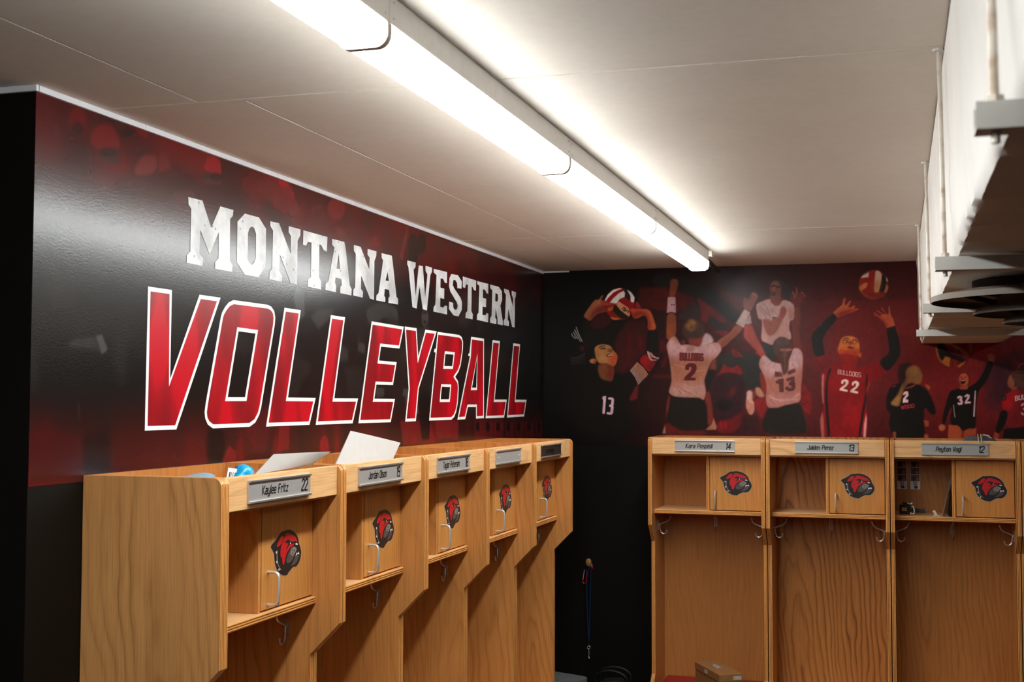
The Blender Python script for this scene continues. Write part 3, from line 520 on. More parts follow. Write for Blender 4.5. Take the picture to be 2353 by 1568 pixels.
 ['S',[92,30,33],1,10.1,[[829,2133],[829,2098],[839,2098]],0],
 ['S',[92,30,33],1,10.1,[[844,2133],[844,2097],[854,2097]],0],
 ['S',[92,30,33],1,10.1,[[859,2097],[859,2132],[868,2132],[870,2127],[870,2101],[867,2097],[859,2097]],0],
 ['S',[92,30,33],1,10.1,[[878,2096],[876,2100],[876,2128],[878,2132],[885,2131],[887,2128],[887,2099],[885,2096],[878,2096]],0],
 ['S',[92,30,33],1,10.1,[[904,2124],[901,2131],[895,2131],[892,2127],[892,2099],[894,2096],[901,2095],[903,2099],[904,2112],[899,2112]],0],
 ['S',[92,30,33],1,10.1,[[909,2099],[911,2095],[918,2095],[920,2098],[920,2109],[918,2112],[911,2113],[909,2116],[909,2127],[911,2130],[918,2130],[920,2126]],0],
 ['P',[80,24,27],1,1,[[822,2042],[822,2064],[830,2074],[842,2080],[864,2081],[878,2076],[884,2066],[885,2048],[876,2025],[851,2000],[880,1999],[877,1984],[814,1985],[819,2004],[845,2028],[857,2045],[857,2057],[848,2060],[844,2056],[842,2041]],0],
 ['P',[26,22,18],1,3,[[741,1893],[789,1890],[894,1890],[918,1876],[936,1846],[943,1745],[939,1718],[893,1711],[800,1707],[763,1728],[714,1765],[733,1833]],0],
 ['P',[60,40,34],1,4,[[932,2259],[929,2240],[920,2223],[906,2210],[888,2201],[869,2199],[849,2202],[832,2211],[818,2225],[809,2242],[806,2261],[809,2280],[818,2297],[832,2311],[850,2319],[869,2322],[889,2318],[906,2309],[920,2295],[929,2278]],0],
 ['P',[100,68,38],0.8,6,[[889,2287],[888,2278],[883,2269],[875,2263],[866,2259],[855,2257],[845,2259],[835,2263],[828,2270],[823,2279],[821,2289],[823,2298],[828,2307],[836,2313],[845,2318],[856,2319],[866,2317],[875,2313],[883,2306],[888,2297]],1],
 ['P',[132,92,50],0.7,4,[[874,2312],[873,2309],[870,2305],[866,2303],[861,2301],[855,2300],[850,2301],[845,2303],[840,2306],[838,2309],[837,2313],[838,2317],[841,2320],[845,2323],[850,2325],[856,2325],[861,2324],[866,2322],[870,2320],[873,2316]],0],
 ['P',[132,92,50],0.7,4,[[855,2288],[855,2284],[852,2281],[849,2278],[845,2276],[840,2276],[835,2277],[831,2278],[827,2281],[825,2285],[824,2288],[825,2292],[827,2296],[831,2298],[835,2300],[840,2301],[845,2300],[849,2298],[852,2295],[855,2292]],0],
 ['P',[132,92,50],0.7,4,[[885,2303],[884,2299],[882,2295],[879,2292],[875,2290],[871,2289],[867,2290],[863,2292],[860,2295],[858,2299],[857,2303],[858,2308],[860,2312],[863,2315],[867,2316],[871,2317],[875,2316],[879,2314],[882,2311],[884,2307]],0],
 ['P',[132,92,50],0.7,4,[[874,2272],[873,2269],[870,2266],[866,2264],[861,2262],[855,2262],[850,2262],[844,2264],[840,2266],[838,2270],[837,2273],[838,2276],[840,2279],[844,2281],[850,2283],[855,2283],[861,2283],[866,2281],[870,2279],[873,2276]],0],
 ['P',[66,42,28],0.8,3,[[868,2276],[867,2274],[865,2273],[863,2272],[859,2271],[855,2271],[851,2271],[848,2272],[845,2273],[844,2274],[843,2276],[844,2277],[845,2279],[848,2280],[852,2280],[855,2281],[859,2280],[863,2280],[865,2278],[867,2277]],0],
 ['P',[120,50,40],1,4,[[840,2214],[920,2222],[913,2189],[898,2171],[843,2183]],0],
 ['P',[80,44,36],1,4,[[824,2196],[823,2192],[821,2188],[818,2185],[814,2183],[810,2182],[806,2183],[802,2185],[799,2188],[797,2192],[796,2196],[797,2201],[799,2204],[802,2207],[806,2209],[810,2210],[815,2209],[818,2207],[821,2204],[823,2200]],0],
 ['I',4],
 ['P',[40,34,31],1,5,[[1293,2518],[1305,2530],[1335,2530],[1365,2524],[1391,2494],[1401,2458],[1393,2413],[1364,2425],[1346,2465],[1341,2507]],0],
 ['P',[104,44,36],1,4,[[1401,2313],[1423,2391],[1446,2384],[1450,2312],[1439,2252],[1459,2132],[1406,2153]],0],
 ['P',[96,34,33],1,4,[[1390,2416],[1404,2464],[1414,2462],[1425,2439],[1427,2487],[1433,2487],[1436,2448],[1456,2464],[1466,2455],[1477,2441],[1461,2420],[1446,2384],[1402,2391]],0],
 ['S',[150,90,85],0.75,5.2,[[1407,2462],[1420,2448],[1420,2427]],0],
 ['S',[150,90,85],0.75,5.2,[[1453,2461],[1464,2453]],0],
 ['S',[150,90,85],0.75,5.2,[[1470,2444],[1474,2436]],0],
 ['S',[150,90,85],0.75,5.2,[[1429,2484],[1430,2448]],0],
 ['P',[44,42,40],1,3,[[1234,2197],[1300,2172],[1314,2113],[1261,2113]],0],
 ['P',[44,40,38],1,3,[[1249,2137],[1303,2136],[1317,2091],[1290,2088]],0],
 ['P',[112,58,50],1,3,[[1284,2488],[1293,2512],[1305,2525],[1332,2524],[1341,2507],[1348,2483],[1346,2435],[1349,2389],[1322,2384],[1293,2406],[1284,2433],[1293,2454]],0],
 ['P',[122,72,60],0.8,6,[[1299,2524],[1332,2523],[1338,2501],[1293,2500]],1],
 ['P',[120,52,46],0.7,6,[[1287,2424],[1346,2435],[1349,2386],[1293,2393]],1],
 ['P',[52,46,42],1,3,[[1320,2453],[1319,2450],[1317,2447],[1314,2445],[1310,2443],[1306,2443],[1302,2443],[1298,2445],[1295,2448],[1293,2451],[1293,2454],[1293,2457],[1295,2460],[1298,2463],[1302,2464],[1306,2465],[1311,2464],[1314,2462],[1317,2460],[1319,2457]],0],
 ['S',[66,38,34],1,10.7,[[1295,2496],[1313,2499]],0],
 ['S',[66,38,34],1,10.7,[[1323,2493],[1336,2490]],0],
 ['S',[140,78,66],0.8,7.1,[[1310,2490],[1309,2475]],0],
 ['P',[178,138,135],1,2,[[1209,2392],[1221,2407],[1287,2433],[1293,2409],[1316,2387],[1340,2392],[1355,2425],[1399,2409],[1418,2388],[1413,2310],[1393,2310],[1386,2268],[1399,2229],[1398,2201],[1315,2205],[1300,2171],[1267,2188],[1235,2202],[1244,2282],[1241,2319],[1223,2317]],0],
 ['P',[168,118,108],0.7,12,[[1256,2285],[1390,2298],[1392,2214],[1244,2206]],1],
 ['P',[150,98,86],0.8,6,[[1384,2373],[1417,2376],[1413,2310],[1387,2313]],1],
 ['S',[132,98,98],0.7,3.6,[[1227,2376],[1268,2327]],0],
 ['S',[132,98,98],0.7,3.6,[[1233,2389],[1286,2333]],0],
 ['S',[132,98,98],0.7,3.6,[[1254,2400],[1275,2376]],0],
 ['S',[132,98,98],0.7,3.6,[[1292,2369],[1334,2335]],0],
 ['S',[132,98,98],0.7,3.6,[[1269,2382],[1292,2315]],0],
 ['S',[75,45,45],1,5.2,[[1302,2310],[1302,2327],[1311,2326],[1314,2325],[1314,2320],[1311,2318],[1302,2319]],0],
 ['S',[75,45,45],1,5.2,[[1311,2318],[1314,2317],[1314,2311],[1312,2310],[1302,2310]],0],
 ['S',[75,45,45],1,5.2,[[1320,2326],[1320,2311],[1322,2310],[1329,2309],[1332,2311],[1332,2326]],0],
 ['P',[136,74,62],1,3,[[1244,2315],[1274,2321],[1298,2305],[1340,2338],[1343,2377],[1364,2389],[1378,2355],[1351,2308],[1333,2266],[1297,2224],[1271,2230],[1256,2267]],0],
 ['P',[142,58,54],0.8,5,[[1340,2374],[1364,2389],[1378,2355],[1357,2320],[1340,2332]],1],
 ['I',5],
 ['P',[120,36,30],1,3,[[1230,2040],[1254,2007],[1266,1949],[1262,1898],[1242,1919],[1231,1968]],0],
 ['P',[122,28,30],1,4,[[1196,1880],[1229,1889],[1265,1889],[1268,1835],[1240,1775],[1223,1789],[1202,1850]],0],
 ['P',[118,25,25],1,4,[[1454,1964],[1469,1967],[1495,1910],[1506,1851],[1497,1791],[1459,1818],[1445,1877]],0],
 ['S',[70,20,20],1,3.5,[[1445,1912],[1468,1913]],0],
 ['S',[70,20,20],1,3.5,[[1456,1851],[1489,1872]],0],
 ['P',[150,66,56],1,3,[[1148,2290],[1190,2292],[1205,2240],[1243,2164],[1267,2113],[1237,2113],[1195,2164],[1148,2214],[1144,2232]],0],
 ['P',[172,62,66],0.8,5,[[1145,2287],[1166,2289],[1166,2216],[1146,2217]],1],
 ['P',[150,60,46],1,3,[[1204,2137],[1255,2137],[1255,2119],[1243,2110]],0],
 ['P',[156,96,82],1,2,[[1406,2156],[1430,2159],[1447,2147],[1456,2132],[1459,2111],[1459,2111],[1456,2015],[1447,1925],[1446,1871],[1401,1853],[1356,1847],[1333,1835],[1300,1833],[1271,1835],[1259,1877],[1266,1949],[1254,2007],[1222,2064],[1231,2101],[1255,2125],[1290,2088],[1302,2082],[1343,2073],[1385,2090],[1403,2135]],0],
 ['P',[186,148,152],0.85,14,[[1219,2137],[1462,2183],[1461,2057],[1343,2009],[1260,2004]],1],
 ['P',[174,118,116],0.8,12,[[1259,1901],[1448,1907],[1448,1865],[1268,1832]],1],
 ['S',[205,162,156],0.6,3.5,[[1277,1901],[1318,1877],[1401,1883],[1442,1913]],0],
 ['S',[205,162,156],0.6,3.5,[[1301,1889],[1342,1871],[1424,1880]],0],
 ['S',[205,162,156],0.6,3.5,[[1302,2079],[1290,2037]],0],
 ['S',[205,162,156],0.6,3.5,[[1323,2076],[1302,2031]],0],
 ['S',[205,162,156],0.6,3.5,[[1403,2087],[1432,2063]],0],
 ['S',[205,162,156],0.6,3.5,[[1391,2081],[1417,2057]],0],
 ['S',[120,78,72],0.6,3.5,[[1290,2085],[1269,2058]],0],
 ['S',[120,78,72],0.6,3.5,[[1265,1865],[1283,1847]],0],
 ['S',[120,78,72],0.6,3.5,[[1400,2075],[1426,2045]],0],
 ['S',[120,78,72],0.6,3.5,[[1280,1880],[1312,1856]],0],
 ['P',[96,46,46],1,2,[[1311,2032],[1345,2027],[1352,2003],[1307,2002]],0],
 ['P',[92,48,44],1,2,[[1379,2033],[1415,2048],[1423,2030],[1390,2015],[1378,2015]],0],
 ['P',[86,44,42],1,1,[[1313,1978],[1334,1991],[1357,1993],[1357,1920],[1334,1919],[1331,1964],[1316,1967]],0],
 ['P',[86,44,42],1,1,[[1368,1985],[1375,1994],[1396,2002],[1414,2005],[1416,1994],[1413,1982],[1418,1967],[1419,1943],[1410,1928],[1384,1924],[1365,1934],[1364,1948],[1381,1949],[1385,1940],[1396,1943],[1399,1955],[1384,1958],[1385,1973],[1396,1979],[1390,1985],[1381,1976]],0],
 ['P',[31,26,22],1,3,[[1271,1833],[1300,1832],[1333,1835],[1359,1847],[1439,1865],[1456,1821],[1473,1746],[1478,1705],[1443,1694],[1355,1694],[1296,1688],[1258,1702],[1237,1729],[1252,1790]],0],
 ['P',[168,112,96],1,2,[[1158,1925],[1176,1931],[1191,1928],[1194,1907],[1188,1880],[1199,1859],[1201,1820],[1187,1795],[1169,1798],[1151,1844],[1156,1895]],0],
 ['P',[186,150,150],0.8,6,[[1158,1925],[1194,1928],[1194,1895],[1178,1871],[1161,1874]],1],
 ['P',[50,35,35],1,2,[[1191,1925],[1191,1924],[1191,1922],[1190,1921],[1188,1921],[1187,1920],[1186,1921],[1185,1921],[1184,1922],[1183,1924],[1183,1925],[1183,1927],[1184,1928],[1185,1929],[1186,1930],[1187,1930],[1189,1930],[1190,1929],[1191,1928],[1191,1927]],0],
 ['S',[205,160,140],0.8,4.7,[[1164,1892],[1175,1868],[1196,1862]],0],
 ['P',[150,62,52],0.7,5,[[1169,1859],[1190,1859],[1190,1835],[1172,1835]],1],
 ['P',[174,116,92],1,3,[[1203,1943],[1224,1949],[1242,1925],[1259,1895],[1229,1889],[1206,1907]],0],
 ['P',[110,50,38],1,3,[[1188,1913],[1203,1940],[1209,1904],[1193,1877]],0],
 ['P',[72,48,42],1,3,[[1401,2162],[1398,2145],[1391,2129],[1380,2116],[1365,2108],[1350,2106],[1334,2109],[1320,2117],[1309,2130],[1302,2146],[1299,2163],[1302,2181],[1309,2197],[1321,2210],[1335,2218],[1351,2220],[1366,2217],[1380,2209],[1391,2196],[1398,2180]],0],
 ['P',[88,64,56],0.6,8,[[1389,2193],[1387,2186],[1381,2180],[1373,2176],[1362,2173],[1350,2172],[1338,2173],[1328,2176],[1319,2181],[1314,2187],[1312,2193],[1314,2200],[1319,2206],[1328,2210],[1339,2213],[1350,2214],[1362,2213],[1373,2210],[1381,2205],[1387,2199]],1],
 ['P',[76,42,34],1,3,[[1338,2136],[1388,2135],[1383,2045],[1373,2021],[1352,2009],[1348,2046],[1336,2091]],0],
 ['S',[98,58,44],0.7,7.1,[[1362,2118],[1366,2060],[1358,2015]],0],
 ['P',[152,84,70],1,2,[[1338,2155],[1403,2155],[1403,2146],[1368,2140],[1338,2144]],0],
 ['P',[110,66,50],0.8,4,[[1356,2148],[1371,2148],[1376,2112],[1353,2112]],0],
 ['I',6],
 ['P',[122,16,19],1,2,[[1616,2072],[1659,2064],[1695,2034],[1738,2056],[1777,2056],[1848,2085],[1869,2044],[1897,2026],[1861,2000],[1808,1974],[1797,1934],[1782,1879],[1789,1813],[1789,1680],[1550,1678],[1548,1774],[1567,1849],[1555,1934],[1557,2012],[1525,2072],[1515,2111],[1558,2109],[1584,2128]],0],
 ['P',[152,17,21],0.8,30,[[1780,1982],[1775,1964],[1762,1947],[1741,1934],[1715,1926],[1686,1923],[1658,1926],[1632,1934],[1611,1947],[1598,1964],[1593,1982],[1598,2001],[1612,2017],[1632,2030],[1659,2039],[1687,2041],[1716,2038],[1742,2030],[1762,2017],[1775,2000]],1],
 ['P',[150,20,22],0.7,30,[[1792,1787],[1788,1757],[1778,1731],[1762,1709],[1742,1695],[1720,1691],[1698,1695],[1678,1708],[1662,1730],[1652,1756],[1649,1786],[1653,1816],[1663,1843],[1679,1864],[1700,1878],[1722,1882],[1744,1878],[1763,1864],[1779,1843],[1789,1816]],1],
 ['P',[86,26,28],0.75,10,[[1515,2111],[1584,2128],[1619,2072],[1608,2049],[1557,2012]],1],
 ['P',[124,30,32],0.8,8,[[1526,2111],[1577,2116],[1551,2079]],1],
 ['P',[104,14,17],0.7,16,[[1777,1717],[1773,1712],[1762,1708],[1745,1705],[1723,1702],[1698,1701],[1674,1702],[1652,1704],[1635,1707],[1623,1711],[1620,1715],[1624,1720],[1635,1724],[1652,1728],[1674,1730],[1699,1731],[1723,1730],[1745,1728],[1762,1725],[1773,1721]],1],
 ['P',[100,16,20],0.6,22,[[1589,1915],[1643,1916],[1671,1812],[1620,1730],[1599,1804]],1],
 ['P',[26,20,16],1,2,[[1594,2042],[1610,2053],[1590,1990],[1586,1915],[1588,1841],[1601,1678],[1583,1678],[1574,1878],[1579,1971]],0],
 ['P',[26,20,16],1,2,[[1787,2019],[1796,2011],[1791,1923],[1779,1842],[1755,1680],[1742,1680],[1768,1842],[1783,1916]],0],
 ['P',[172,98,88],1,2,[[1557,2012],[1572,2023],[1567,1953],[1568,1860],[1561,1854],[1555,1934]],0],
 ['P',[150,80,76],1,2,[[1558,1819],[1565,1774],[1568,1678],[1553,1678],[1547,1770]],0],
 ['P',[214,138,132],1,2,[[1785,1809],[1789,1776],[1782,1680],[1768,1680],[1774,1757]],0],
 ['P',[178,72,24],0.9,3,[[1803,1976],[1807,1967],[1790,1923],[1783,1893],[1786,1930]],0],
 ['P',[128,22,24],0.8,10,[[1777,2056],[1848,2085],[1869,2044],[1897,2026],[1861,2000],[1805,1989],[1794,2019]],1],
 ['P',[170,62,24],0.8,5,[[1834,2078],[1852,2085],[1862,2055],[1851,2063]],1],
 ['P',[30,27,24],1,2,[[1619,2347],[1644,2314],[1593,2258],[1563,2214],[1557,2188],[1505,2189],[1507,2228],[1548,2279]],0],
 ['P',[29,25,22],1,2,[[1506,2222],[1520,2252],[1592,2251],[1559,2206],[1577,2128],[1555,2112],[1515,2114]],0],
 ['P',[25,21,17],1,2,[[1893,2256],[1937,2270],[1955,2184],[1904,2184]],0],
 ['P',[24,20,16],1,2,[[1898,2246],[1949,2246],[1967,2124],[1936,2073],[1900,2032],[1879,2040],[1852,2085],[1909,2125],[1902,2191]],0],
 ['P',[150,80,75],1,2,[[1557,2285],[1557,2284],[1556,2283],[1556,2282],[1555,2282],[1554,2282],[1553,2282],[1552,2282],[1551,2283],[1551,2284],[1551,2285],[1551,2286],[1551,2287],[1552,2287],[1553,2288],[1554,2288],[1555,2288],[1556,2287],[1556,2287],[1557,2286]],0],
 ['P',[172,84,46],1,1,[[1619,2347],[1639,2366],[1667,2388],[1675,2419],[1680,2424],[1685,2422],[1680,2393],[1687,2383],[1708,2411],[1713,2408],[1699,2375],[1707,2372],[1729,2382],[1735,2379],[1727,2369],[1755,2365],[1736,2353],[1699,2341],[1646,2321],[1639,2327]],0],
 ['P',[124,24,24],0.85,6,[[1644,2316],[1634,2340],[1664,2352],[1707,2363],[1755,2365],[1736,2351],[1699,2339]],1],
 ['P',[140,45,45],0.7,3,[[1673,2404],[1680,2424],[1685,2422],[1680,2393]],1],
 ['P',[164,72,42],1,1,[[1828,2344],[1835,2343],[1852,2331],[1862,2325],[1872,2333],[1843,2353],[1847,2355],[1877,2333],[1891,2334],[1868,2368],[1873,2369],[1894,2333],[1905,2335],[1905,2376],[1911,2374],[1915,2332],[1928,2309],[1937,2272],[1895,2260],[1881,2292],[1857,2315],[1835,2327]],0],
 ['P',[124,26,24],0.9,6,[[1828,2344],[1862,2323],[1891,2292],[1905,2261],[1893,2258],[1857,2313],[1830,2329]],1],
 ['P',[134,22,21],1,4,[[1645,2127],[1749,2122],[1740,2071],[1730,2049],[1695,2032],[1666,2042],[1654,2071]],0],
 ['P',[188,98,42],1,2,[[1649,2175],[1660,2209],[1689,2222],[1721,2219],[1746,2202],[1755,2171],[1755,2137],[1749,2111],[1724,2119],[1688,2127],[1660,2125],[1645,2123],[1641,2153]],0],
 ['P',[158,44,24],0.8,10,[[1642,2149],[1756,2145],[1749,2108],[1688,2119],[1645,2120]],1],
 ['P',[200,104,44],0.7,10,[[1692,2164],[1691,2158],[1689,2153],[1685,2149],[1680,2146],[1674,2145],[1669,2146],[1664,2149],[1660,2153],[1657,2158],[1656,2164],[1657,2170],[1660,2175],[1664,2179],[1669,2182],[1675,2183],[1680,2182],[1685,2179],[1689,2175],[1691,2170]],1],
 ['P',[212,122,62],0.7,10,[[1732,2208],[1731,2205],[1727,2202],[1722,2200],[1715,2199],[1707,2198],[1699,2199],[1692,2201],[1687,2203],[1683,2205],[1682,2208],[1683,2211],[1687,2214],[1692,2216],[1699,2217],[1707,2218],[1715,2217],[1722,2216],[1727,2214],[1731,2211]],1],
 ['P',[150,34,21],0.75,12,[[1756,2121],[1754,2117],[1746,2113],[1734,2111],[1719,2109],[1702,2108],[1686,2109],[1671,2111],[1659,2114],[1651,2118],[1649,2121],[1651,2125],[1659,2129],[1671,2131],[1686,2133],[1703,2134],[1719,2133],[1734,2131],[1746,2128],[1754,2124]],0],
 ['P',[176,82,34],1,2,[[1765,2118],[1764,2114],[1763,2111],[1761,2108],[1759,2106],[1756,2105],[1753,2106],[1751,2108],[1749,2111],[1748,2114],[1748,2118],[1748,2122],[1749,2125],[1751,2128],[1754,2130],[1756,2131],[1759,2130],[1761,2128],[1763,2125],[1764,2122]],0],
 ['P',[120,28,22],1,3,[[1647,2127],[1647,2124],[1646,2121],[1643,2118],[1641,2117],[1638,2116],[1635,2117],[1632,2118],[1630,2121],[1629,2124],[1629,2127],[1629,2131],[1630,2134],[1633,2136],[1635,2138],[1638,2138],[1641,2138],[1644,2136],[1646,2134],[1647,2131]],0],
 ['S',[90,45,28],0.8,3.3,[[1653,2194],[1660,2211],[1686,2223],[1722,2221],[1748,2206],[1757,2174]],0],
 ['S',[98,46,24],1,5.1,[[1669,2203],[1689,2209],[1698,2203]],0],
 ['S',[98,46,24],1,5.1,[[1721,2201],[1734,2202],[1746,2189]],0],
 ['P',[86,34,20],0.95,4,[[1697,2190],[1696,2188],[1694,2186],[1691,2185],[1686,2184],[1682,2183],[1677,2184],[1673,2185],[1670,2186],[1667,2188],[1667,2191],[1667,2193],[1670,2195],[1673,2197],[1677,2198],[1682,2198],[1687,2198],[1691,2197],[1694,2195],[1696,2193]],0],
 ['P',[86,34,20],0.95,4,[[1740,2187],[1740,2185],[1738,2183],[1735,2181],[1732,2180],[1728,2180],[1724,2180],[1721,2181],[1718,2183],[1717,2185],[1716,2187],[1717,2190],[1719,2192],[1721,2193],[1725,2194],[1728,2195],[1732,2194],[1736,2193],[1738,2191],[1740,2189]],0],
 ['P',[245,220,200],1,1,[[1684,2189],[1684,2188],[1683,2187],[1682,2187],[1680,2187],[1679,2187],[1677,2187],[1676,2187],[1675,2188],[1674,2188],[1674,2189],[1674,2190],[1675,2190],[1676,2191],[1677,2191],[1679,2191],[1680,2191],[1682,2191],[1683,2190],[1684,2189]],0],
 ['P',[245,220,200],1,1,[[1734,2186],[1733,2186],[1733,2185],[1732,2185],[1730,2184],[1729,2184],[1728,2184],[1726,2185],[1725,2185],[1725,2186],[1724,2186],[1725,2187],[1725,2188],[1726,2188],[1728,2188],[1729,2189],[1730,2188],[1732,2188],[1733,2188],[1733,2187]],0],
 ['P',[110,40,24],0.8,4,[[1703,2193],[1714,2193],[1721,2176],[1708,2173],[1694,2177]],0],
 ['P',[124,38,28],1,2,[[1690,2160],[1707,2167],[1726,2156],[1721,2149],[1699,2152]],0],
 ['S',[70,22,20],1,2.8,[[1693,2159],[1708,2161],[1724,2155]],0],
 ['S',[214,178,168],1,2.9,[[1642,2018],[1643,2041],[1651,2039],[1653,2037],[1652,2030],[1650,2028],[1642,2029]],0],
 ['S',[214,178,168],1,2.9,[[1650,2028],[1653,2026],[1653,2018],[1651,2016],[1642,2018]],0],
 ['S',[214,178,168],1,2.9,[[1658,2038],[1658,2017],[1660,2015],[1666,2014],[1669,2016],[1669,2036]],0],
 ['S',[214,178,168],1,2.9,[[1674,2036],[1673,2013],[1683,2011]],0],
 ['S',[214,178,168],1,2.9,[[1688,2033],[1688,2010],[1697,2009]],0],
 ['S',[214,178,168],1,2.9,[[1702,2008],[1702,2031],[1710,2030],[1712,2026],[1712,2010],[1710,2007],[1702,2008]],0],
 ['S',[214,178,168],1,2.9,[[1719,2005],[1717,2008],[1717,2026],[1720,2028],[1726,2027],[1728,2025],[1728,2006],[1725,2004],[1719,2005]],0],
 ['S',[214,178,168],1,2.9,[[1743,2021],[1741,2025],[1735,2026],[1733,2024],[1733,2006],[1735,2003],[1741,2002],[1743,2004],[1743,2013],[1739,2013]],0],
 ['S',[214,178,168],1,2.9,[[1748,2003],[1750,2001],[1756,2000],[1759,2002],[1759,2009],[1756,2011],[1750,2012],[1748,2015],[1748,2022],[1750,2024],[1757,2023],[1759,2020]],0],
 ['P',[218,192,180],1,1,[[1657,1966],[1661,1984],[1680,1990],[1695,1984],[1697,1969],[1687,1953],[1669,1938],[1692,1932],[1690,1921],[1648,1930],[1652,1941],[1678,1961],[1681,1973],[1675,1978],[1670,1973],[1669,1964]],0],
 ['P',[218,192,180],1,1,[[1712,1956],[1715,1974],[1734,1981],[1749,1974],[1751,1959],[1741,1943],[1723,1929],[1746,1923],[1744,1911],[1703,1920],[1706,1931],[1732,1951],[1735,1963],[1730,1968],[1724,1963],[1723,1954]],0],
 ['I',7],
 ['P',[112,40,26],1,2,[[1904,2490],[1900,2465],[1890,2444],[1873,2427],[1852,2416],[1828,2412],[1805,2417],[1784,2429],[1768,2446],[1757,2469],[1754,2493],[1758,2518],[1769,2540],[1786,2557],[1807,2568],[1830,2571],[1853,2566],[1874,2554],[1891,2536],[1901,2514]],0],
 ['P',[186,170,160],1,2,[[1763,2527],[1776,2544],[1808,2560],[1806,2531],[1775,2530]],0],
 ['P',[132,22,18],1,2,[[1755,2490],[1763,2525],[1806,2531],[1802,2509],[1775,2501]],0],
 ['P',[170,98,44],1,2,[[1755,2484],[1775,2499],[1802,2508],[1797,2476],[1775,2468],[1771,2453],[1757,2466]],0],
 ['P',[130,20,18],1,2,[[1808,2562],[1840,2570],[1836,2518],[1833,2449],[1799,2452],[1775,2465],[1800,2478]],0],
 ['P',[186,152,128],1,2,[[1841,2569],[1861,2565],[1872,2548],[1872,2510],[1856,2451],[1831,2449],[1837,2531]],0],
 ['P',[22,18,16],1,2,[[1874,2548],[1894,2532],[1896,2496],[1884,2450],[1856,2451],[1872,2510]],0],
 ['P',[190,165,160],1,2,[[1894,2535],[1903,2517],[1904,2504],[1895,2512]],0],
 ['P',[166,100,56],1,2,[[1896,2494],[1906,2478],[1898,2450],[1884,2448]],0],
 ['P',[110,22,20],1,2,[[1772,2466],[1799,2452],[1831,2448],[1888,2450],[1883,2435],[1848,2421],[1806,2428],[1784,2445]],0],
 ['P',[158,88,34],0.7,10,[[1834,2513],[1871,2512],[1856,2449],[1830,2449]],0],
 ['P',[132,54,28],0.8,5,[[1757,2464],[1772,2463],[1806,2428],[1848,2418],[1895,2448],[1883,2425],[1828,2413],[1779,2432]],0],
 ['I',8],
 ['P',[44,22,20],1,4,[[1949,2063],[1987,2076],[2020,2071],[2011,2027],[1990,1957],[1948,1957]],0],
 ['P',[23,18,15],1,2,[[1887,1825],[1888,1896],[1910,1953],[1948,1966],[2011,1968],[2056,1961],[2102,1926],[2138,1826],[2133,1802],[2108,1804],[2080,1852],[2075,1774],[2082,1669],[1936,1668],[1907,1716],[1899,1764],[1912,1803]],0],
 ['P',[138,74,42],1,3,[[2061,2027],[2073,2009],[2067,1974],[2050,1959],[2036,1983]],0],
 ['P',[122,80,44],1,3,[[1986,2027],[2003,2056],[2037,2063],[2062,2044],[2070,2009],[2052,1966],[2036,1957],[2019,1975],[1990,1957],[1972,1913],[1955,1852],[1946,1843],[1904,1856],[1930,1887],[1951,1918],[1967,1961],[1990,1983]],0],
 ['P',[148,100,58],0.7,8,[[2057,2031],[2056,2025],[2053,2018],[2048,2014],[2043,2011],[2036,2009],[2030,2011],[2024,2014],[2019,2019],[2017,2025],[2016,2031],[2017,2038],[2020,2044],[2024,2049],[2030,2052],[2037,2053],[2043,2052],[2049,2049],[2053,2044],[2056,2038]],1],
 ['P',[170,120,66],0.9,5,[[1904,1856],[1934,1887],[1960,1904],[1955,1852],[1946,1841]],1],
 ['P',[84,52,32],0.8,6,[[1986,2010],[2007,2010],[1985,1944],[1968,1931]],1],
 ['S',[98,62,36],0.7,2.3,[[1913,1856],[1947,1887]],0],
 ['S',[98,62,36],0.7,2.3,[[1925,1849],[1955,1882]],0],
 ['S',[98,62,36],0.7,2.3,[[1938,1845],[1957,1874]],0],
 ['P',[226,178,186],1,1,[[1972,1912],[1985,1925],[1998,1925],[2002,1904],[1985,1883],[2000,1880],[1998,1865],[1970,1864],[1974,1887],[1987,1904],[1985,1912],[1978,1902]],0],
 ['S',[148,42,46],0.8,9.2,[[1991,1940],[2010,1946],[2029,1955]],0],
 ['S',[110,34,36],0.8,9.2,[[1922,1948],[1935,1953]],0],
 ['S',[150,40,46],1,5,[[1964,1847],[1967,1831],[1971,1844],[1974,1832],[1978,1850]],0],
 ['S',[150,40,46],1,5,[[1985,1834],[1983,1835],[1983,1849],[1985,1851],[1992,1852],[1994,1851],[1994,1837],[1992,1835],[1985,1834]],0],
 ['S',[150,40,46],1,5,[[2002,1837],[1999,1838],[1999,1851],[2002,1853],[2008,1854],[2011,1853],[2010,1840],[2008,1838],[2002,1837]],0],
 ['S',[150,40,46],1,5,[[2015,1839],[2016,1856],[2024,1857],[2027,1855],[2027,1843],[2024,1840],[2015,1839]],0],
 ['P',[156,74,46],1,2,[[2081,1965],[2108,1953],[2108,1929],[2094,1939]],0],
 ['P',[140,62,42],1,2,[[2075,1774],[2100,1770],[2101,1743],[2083,1738]],0],
 ['P',[150,74,48],1,2,[[2078,1700],[2095,1700],[2100,1670],[2074,1669]],0],
 ['P',[140,70,46],1,2,[[1920,1711],[1936,1711],[1934,1668],[1921,1668]],0],
 ['I',9],
 ['P',[150,66,38],1,2,[[2198,1751],[2247,1749],[2263,1727],[2263,1671],[2194,1671]],0],
 ['P',[142,60,38],1,2,[[2269,1715],[2296,1734],[2334,1732],[2330,1672],[2267,1671]],0],
 ['P',[23,18,15],1,2,[[2163,1746],[2175,1818],[2192,1879],[2205,1926],[2250,1939],[2295,1944],[2332,1965],[2365,2004],[2390,2069],[2396,2084],[2425,2077],[2406,2017],[2385,1974],[2344,1922],[2334,1853],[2333,1730],[2296,1734],[2267,1717],[2247,1749],[2200,1749],[2220,1853],[2199,1818],[2178,1746]],0],
